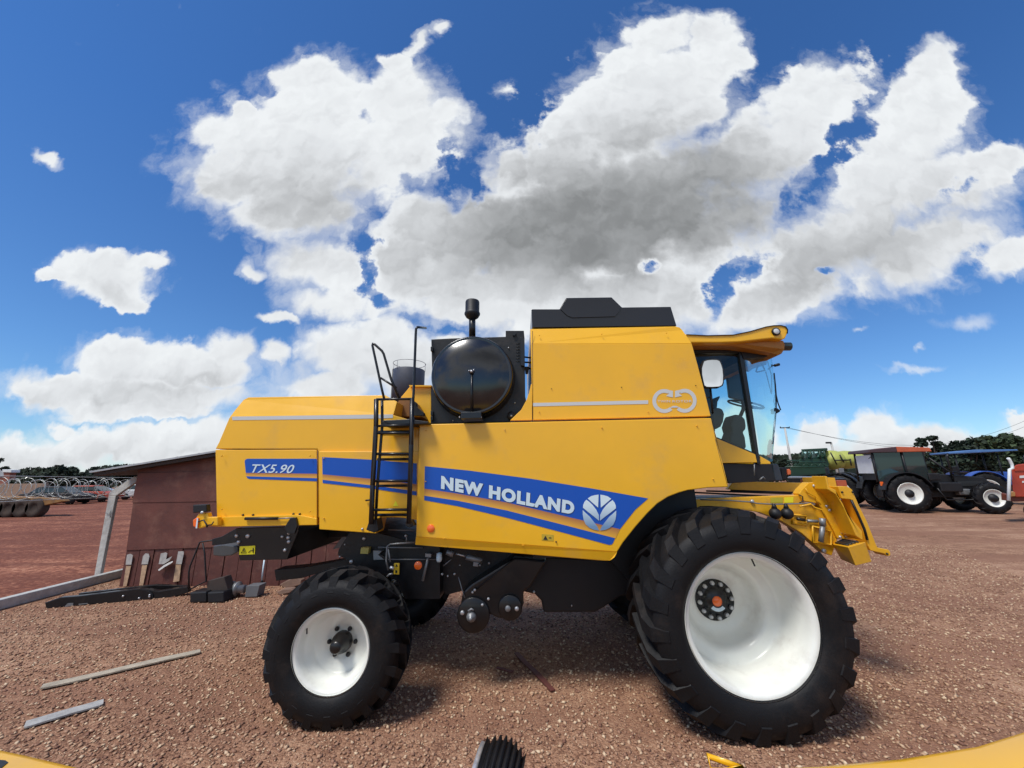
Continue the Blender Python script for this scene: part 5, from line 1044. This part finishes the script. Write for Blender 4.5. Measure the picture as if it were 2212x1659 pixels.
# ------------------------------------------------------------------ trees
def tree(base, clumps, name, label, cat='tree', mt='leafd', n=900, s=.30, trunk=.22, group=None, cz=None):
    rnd = random.Random(int(abs(base[0]) * 7 + base[1])); t = thing(name, label, cat, base, group); B_ = Vector(base)
    tz = min(c[2] for c in clumps) ; top_ = max(clumps, key=lambda c: c[3])
    tk_ = MB(); hub_ = B_ + Vector((rnd.uniform(-.2, .2), 0, tz * .55)); tk_.tube([B_, B_.lerp(hub_, .5) + Vector((.08, 0, 0)), hub_], [trunk * 1.2, trunk, trunk * .85], 8)
    for c in clumps: 
        e_ = B_ + Vector(c[:3]); tk_.tube([hub_, hub_.lerp(e_, .5) + Vector((rnd.uniform(-.3, .3), 0, .2)), e_], [trunk * .6, trunk * .35, trunk * .12], 5)
    tk_.build('trunk', 'bark', t)
    cr = MB(); tot = sum(c[3] * c[4] for c in clumps)
    for c in clumps:
        k = int(n * c[3] * c[4] / tot)
        for i in range(k):
            u = Vector((rnd.gauss(0, 1), rnd.gauss(0, 1), rnd.gauss(0, 1))).normalized() * (rnd.random() ** .45)
            p_ = B_ + Vector(c[:3]) + Vector((u.x * c[3], u.y * c[3], u.z * c[4])) * rnd.uniform(.8, 1.12)
            a_ = Vector((rnd.gauss(0, 1), rnd.gauss(0, 1), rnd.gauss(0, .6))).normalized(); b_ = a_.cross(Vector((rnd.gauss(0, 1), rnd.gauss(0, 1), rnd.gauss(0, 1)))).normalized(); ss = s * rnd.uniform(.5, 1.3)
            cr.v += [p_ - a_ * ss, p_ + b_ * ss * .6, p_ + a_ * ss, p_ - b_ * ss * .6]; o = len(cr.v) - 4; cr.f.append([o, o + 1, o + 2, o + 3]); cr.sm.append(False)
    cr.build('crown', mt, t, recalc=False); return t
def TG(px, Y): p = W(px, 1015, Y); return (p.x, Y, 0)
def hz_(px, py, Y): return W(px, py, Y).z
GT = 'trees beyond the yard on the right'
def auto(px0, px1, pytop, Y, name, label, mt='leafd', style='round', n=1400, s=.3, grp=GT, pyb=None):
    xm = (px0 + px1) / 2; a, b_ = W(px0, 1015, Y).x, W(px1, 1015, Y).x; wd = (b_ - a) / 2; h = hz_(xm, pytop, Y); rnd = random.Random(int(px0)); cl = []
    if style == 'round':
        for i in range(11): an = rnd.uniform(0, 6.28); r_ = rnd.uniform(.1, .72) * wd; zz = rnd.uniform(.35, .82) * h; k = 1 - .45 * abs(zz / h - .5); cl.append((r_ * cos(an) * k, r_ * sin(an) * .7, zz, wd * rnd.uniform(.28, .46), h * rnd.uniform(.13, .2)))
        cl.append((0, 0, h * .84, wd * .4, h * .15))
    elif style == 'umbrella':
        for i in range(14): t_ = rnd.uniform(-1, 1); cl.append((t_ * wd * .85, rnd.uniform(-.5, .5) * wd, h * (.90 - .34 * t_ * t_) - rnd.uniform(0, .18) * h, wd * .26, h * .10))
        for i in range(5): cl.append((rnd.uniform(-.7, .7) * wd, rnd.uniform(-.3, .3) * wd, h * .42, wd * .4, h * .16))
    else:
        for i in range(9): t_ = rnd.uniform(-.85, .85); cl.append((t_ * wd, rnd.uniform(-.4, .4) * wd, h * rnd.choice((.60, .74, .86, .94)) * (1 - .08 * abs(t_)), wd * rnd.uniform(.22, .38), h * .045))
        for i in range(4): cl.append((rnd.uniform(-.4, .4) * wd, 0, h * .45, wd * .35, h * .13))
    return tree(TG(xm, Y), cl, name, label, 'tree', mt, n, s, .12 + h * .02, grp)
auto(1985, 2052, 940, 50, 'acacia_tree', 'layered flat topped tree rising above the orange tractor roof', style='layer', n=3200, s=.26)
auto(2040, 2155, 944, 48, 'broadleaf_tree', 'wide rounded dark tree above the blue canopy', style='umbrella', n=5200, s=.28)
auto(2142, 2250, 935, 42, 'broadleaf_tree', 'tall dense tree at the right edge of the photo', mt='leaf', n=6500, s=.26)
auto(1680, 1718, 988, 46, 'small_tree', 'small dark tree at the foot of the tall utility pole', n=1000, s=.22)
auto(1718, 1760, 985, 50, 'small_tree', 'small open tree behind the left end of the green sprayer', style='layer', n=1100, s=.22)
auto(1835, 1895, 988, 58, 'small_tree', 'low dark tree behind the dark green machine', n=1000, s=.25)
GL = 'trees beyond the dirt road on the left'
auto(108, 180, 1000, 46, 'broadleaf_tree', 'dark spreading tree left of the shed roof', style='umbrella', n=2600, s=.26, grp=GL)
auto(170, 250, 1008, 52, 'broadleaf_tree', 'dark tree just behind the low end of the shed roof', n=2400, s=.28, grp=GL)
auto(225, 320, 1000, 60, 'broadleaf_tree', 'distant dark tree showing over the shed roof', n=2000, s=.3, grp=GL)
auto(-25, 18, 986, 44, 'small_tree', 'thin tree rising behind the brick house at the left edge', mt='leafd', style='layer', n=1000, s=.20, grp=GL)
auto(75, 125, 1026, 70, 'small_tree', 'low bushy tree between the brick house and the spreading tree', n=700, s=.28, grp=GL)
# far wood on the horizon
hd = MB(); rnd = random.Random(5)
for i in range(16000):
    side = -1 if rnd.random() < .45 else 1; px = rnd.uniform(-250, 330) if side < 0 else rnd.uniform(1500, 2400); Y = 74 + rnd.uniform(0, 6)
    x = W(px, 1015, Y).x; hmx = (3.6 if side < 0 else 5.0 + 1.6 * min(1, max(0, (px - 1950) / 100))) * (1 + .35 * mnoise.noise((x * .12, side, 0)) + .2 * mnoise.noise((x * .5, 3, 0))); z = hmx * rnd.random() ** .6
    p_ = Vector((x, Y, z)); a_ = Vector((rnd.gauss(0, 1), rnd.gauss(0, .5), rnd.gauss(0, 1))).normalized() * .5; b_ = a_.cross(Vector((0, 1, .2))).normalized() * .35
    hd.v += [p_ - a_, p_ + b_, p_ + a_, p_ - b_]; o = len(hd.v) - 4; hd.f.append([o, o + 1, o + 2, o + 3]); hd.sm.append(False)
tag(hd.build('far_wood', 'leafd', None, recalc=False), 'dark distant wood along the horizon', 'wood', kind='stuff')

# ------------------------------------------------------------------ left background
HS = thing('brick_house', 'small brick house with a pale roof edge at the far left', 'house', W(*cA(40, 840), 38) * 1.0)
plate_s(cA, [(-120, 795), (80, 800), (78, 900), (-120, 900)], 38, 2.5, 'wall', 'brick', HS, .02); plate(cA, [(28, 762), (85, 762), (80, 830), (34, 830)], 37.8, 38.3, 'chimney', 'brick', HS, .02)
plate(cA, [(18, 738), (98, 742), (96, 765), (20, 762)], 37.7, 38.4, 'chimney_cap', 'whitep', HS, .02); plate_s(cA, [(-120, 730), (0, 740), (62, 785), (62, 800), (-120, 800)], 37.9, 2.5, 'roof', 'roofsheet', HS, .02)
zb_ = W(*cA(0, 900), 38).z; xa_, xb_ = W(*cA(-120, 900), 38).x, W(*cA(78, 900), 38).x; MB().box2((xa_, 38.01, 0), (xb_, 39.5, zb_)).build('lower_wall', 'brick', HS)
TW = plate(cA, [(-200, 865), (390, 860), (400, 1010), (-200, 1020)], 34, 34.3, 'boundary_wall', 'tan', None, .02); 
tag(TW, 'tan boundary wall behind the old ochre machine', 'wall'); 
for v in TW.data.vertices:
    if v.co.z < 1.5: v.co.z = 0
# old ochre machine
O_ = G(40, 1118); OY = O_.y; OM = thing('old_field_machine', 'old rusty ochre machine with worn tyres beyond the razor wire', 'farm machine', (O_.x, OY, 0))
plate_s(cA, [(-200, 980), (150, 972), (330, 980), (520, 990), (560, 1010), (400, 1045), (180, 1060), (-200, 1060)], OY + .2, 1.6, 'body', 'ochre', OM, .06)
plate(cA, [(330, 1000), (540, 995), (560, 1012), (380, 1050)], OY + .1, OY + .4, 'chute', 'ochre', OM, .03); plate_s(cA, [(120, 1050), (300, 1050), (310, 1110), (130, 1120)], OY + .5, 1.2, 'frame', 'soffit', OM, .03)
for x in (-60, 50, 160, 275):
    p_ = W(*cA(x, 1110), OY); r_ = .52; MB().lathe([(.0005, .05), (r_ * .4, .05), (r_ * .5, 0), (r_ * .9, 0), (r_, .06), (r_, .36), (r_ * .9, .42), (.0005, .40)], (p_.x, OY, r_ * .98), 'y', 28).build('wheel', mat('dusty_rubber', (.045, .030, .022), .9, var=.5, vs=3), OM)
# gazebo roof
GZ = thing('white_canopy_tent', 'white peaked canopy tent behind the razor wire', 'tent', W(*cA(650, 960), 38).xyz * 1)
P = pl(cA, [(520, 968), (775, 962), (780, 940)], 38); zt_ = P[0].z; xc0, xc1 = P[0].x, P[1].x; mid_ = (xc0 + xc1) / 2; hp = W(*cA(690, 905), 38).z
b = MB(); b.add([(xc0, 38, zt_), (xc1, 38, zt_), (xc1, 42, zt_), (xc0, 42, zt_), (mid_ + .8, 40, hp + .1)], [[0, 1, 4], [1, 2, 4], [2, 3, 4], [3, 0, 4], [3, 2, 1, 0]]); b.build('canopy', 'tent', GZ, recalc=False)
for x, y in ((xc0, 38), (xc1, 38), (xc1, 42), (xc0, 42)): MB().tube([(x, y, 0), (x, y, zt_)], .05, 6).build('tent_pole', 'greymet', GZ)
def car(paint, label):
    t = thing('parked_car', label, 'car', group='cars parked beyond the dirt road')
    MB().prism([(-2.1, -.85, .35), (2.1, -.85, .35), (2.15, -.85, .75), (1.2, -.85, .95), (-1.5, -.85, 1.0), (-2.15, -.85, .9)], .85).build('body', paint, t, .08)
    MB().prism([(-1.6, -.72, .98), (1.15, -.72, .94), (.45, -.66, 1.42), (-1.1, -.66, 1.45)], .70).build('cabin', 'darkglass', t, .06)
    MB().prism([(-1.1, -.70, 1.40), (.45, -.70, 1.38), (.35, -.66, 1.47), (-1.0, -.66, 1.49)], .68).build('roof', paint, t, .03)
    for x in (-1.3, 1.35):
        for y in (-.88, .68): MB().lathe([(.0005, 0), (.3, 0), (.32, .05), (.32, .16), (.3, .2), (.0005, .2)], (x, y, .32), 'y', 18).build('wheel', 'rubber', t)
    return t
for pxx, Y, pm, lb_2 in ((150, 33, 'matte', 'dark car parked left of the concrete post below the tent'), (218, 36, 'redp', 'red car parked between the dark car and the concrete post'), (335, 40, 'whitep', 'white car parked just left of the red shed')):
    c_ = car(pm, lb_2); c_.location = TG(pxx - 8, Y); c_.rotation_euler.z = radians(15)
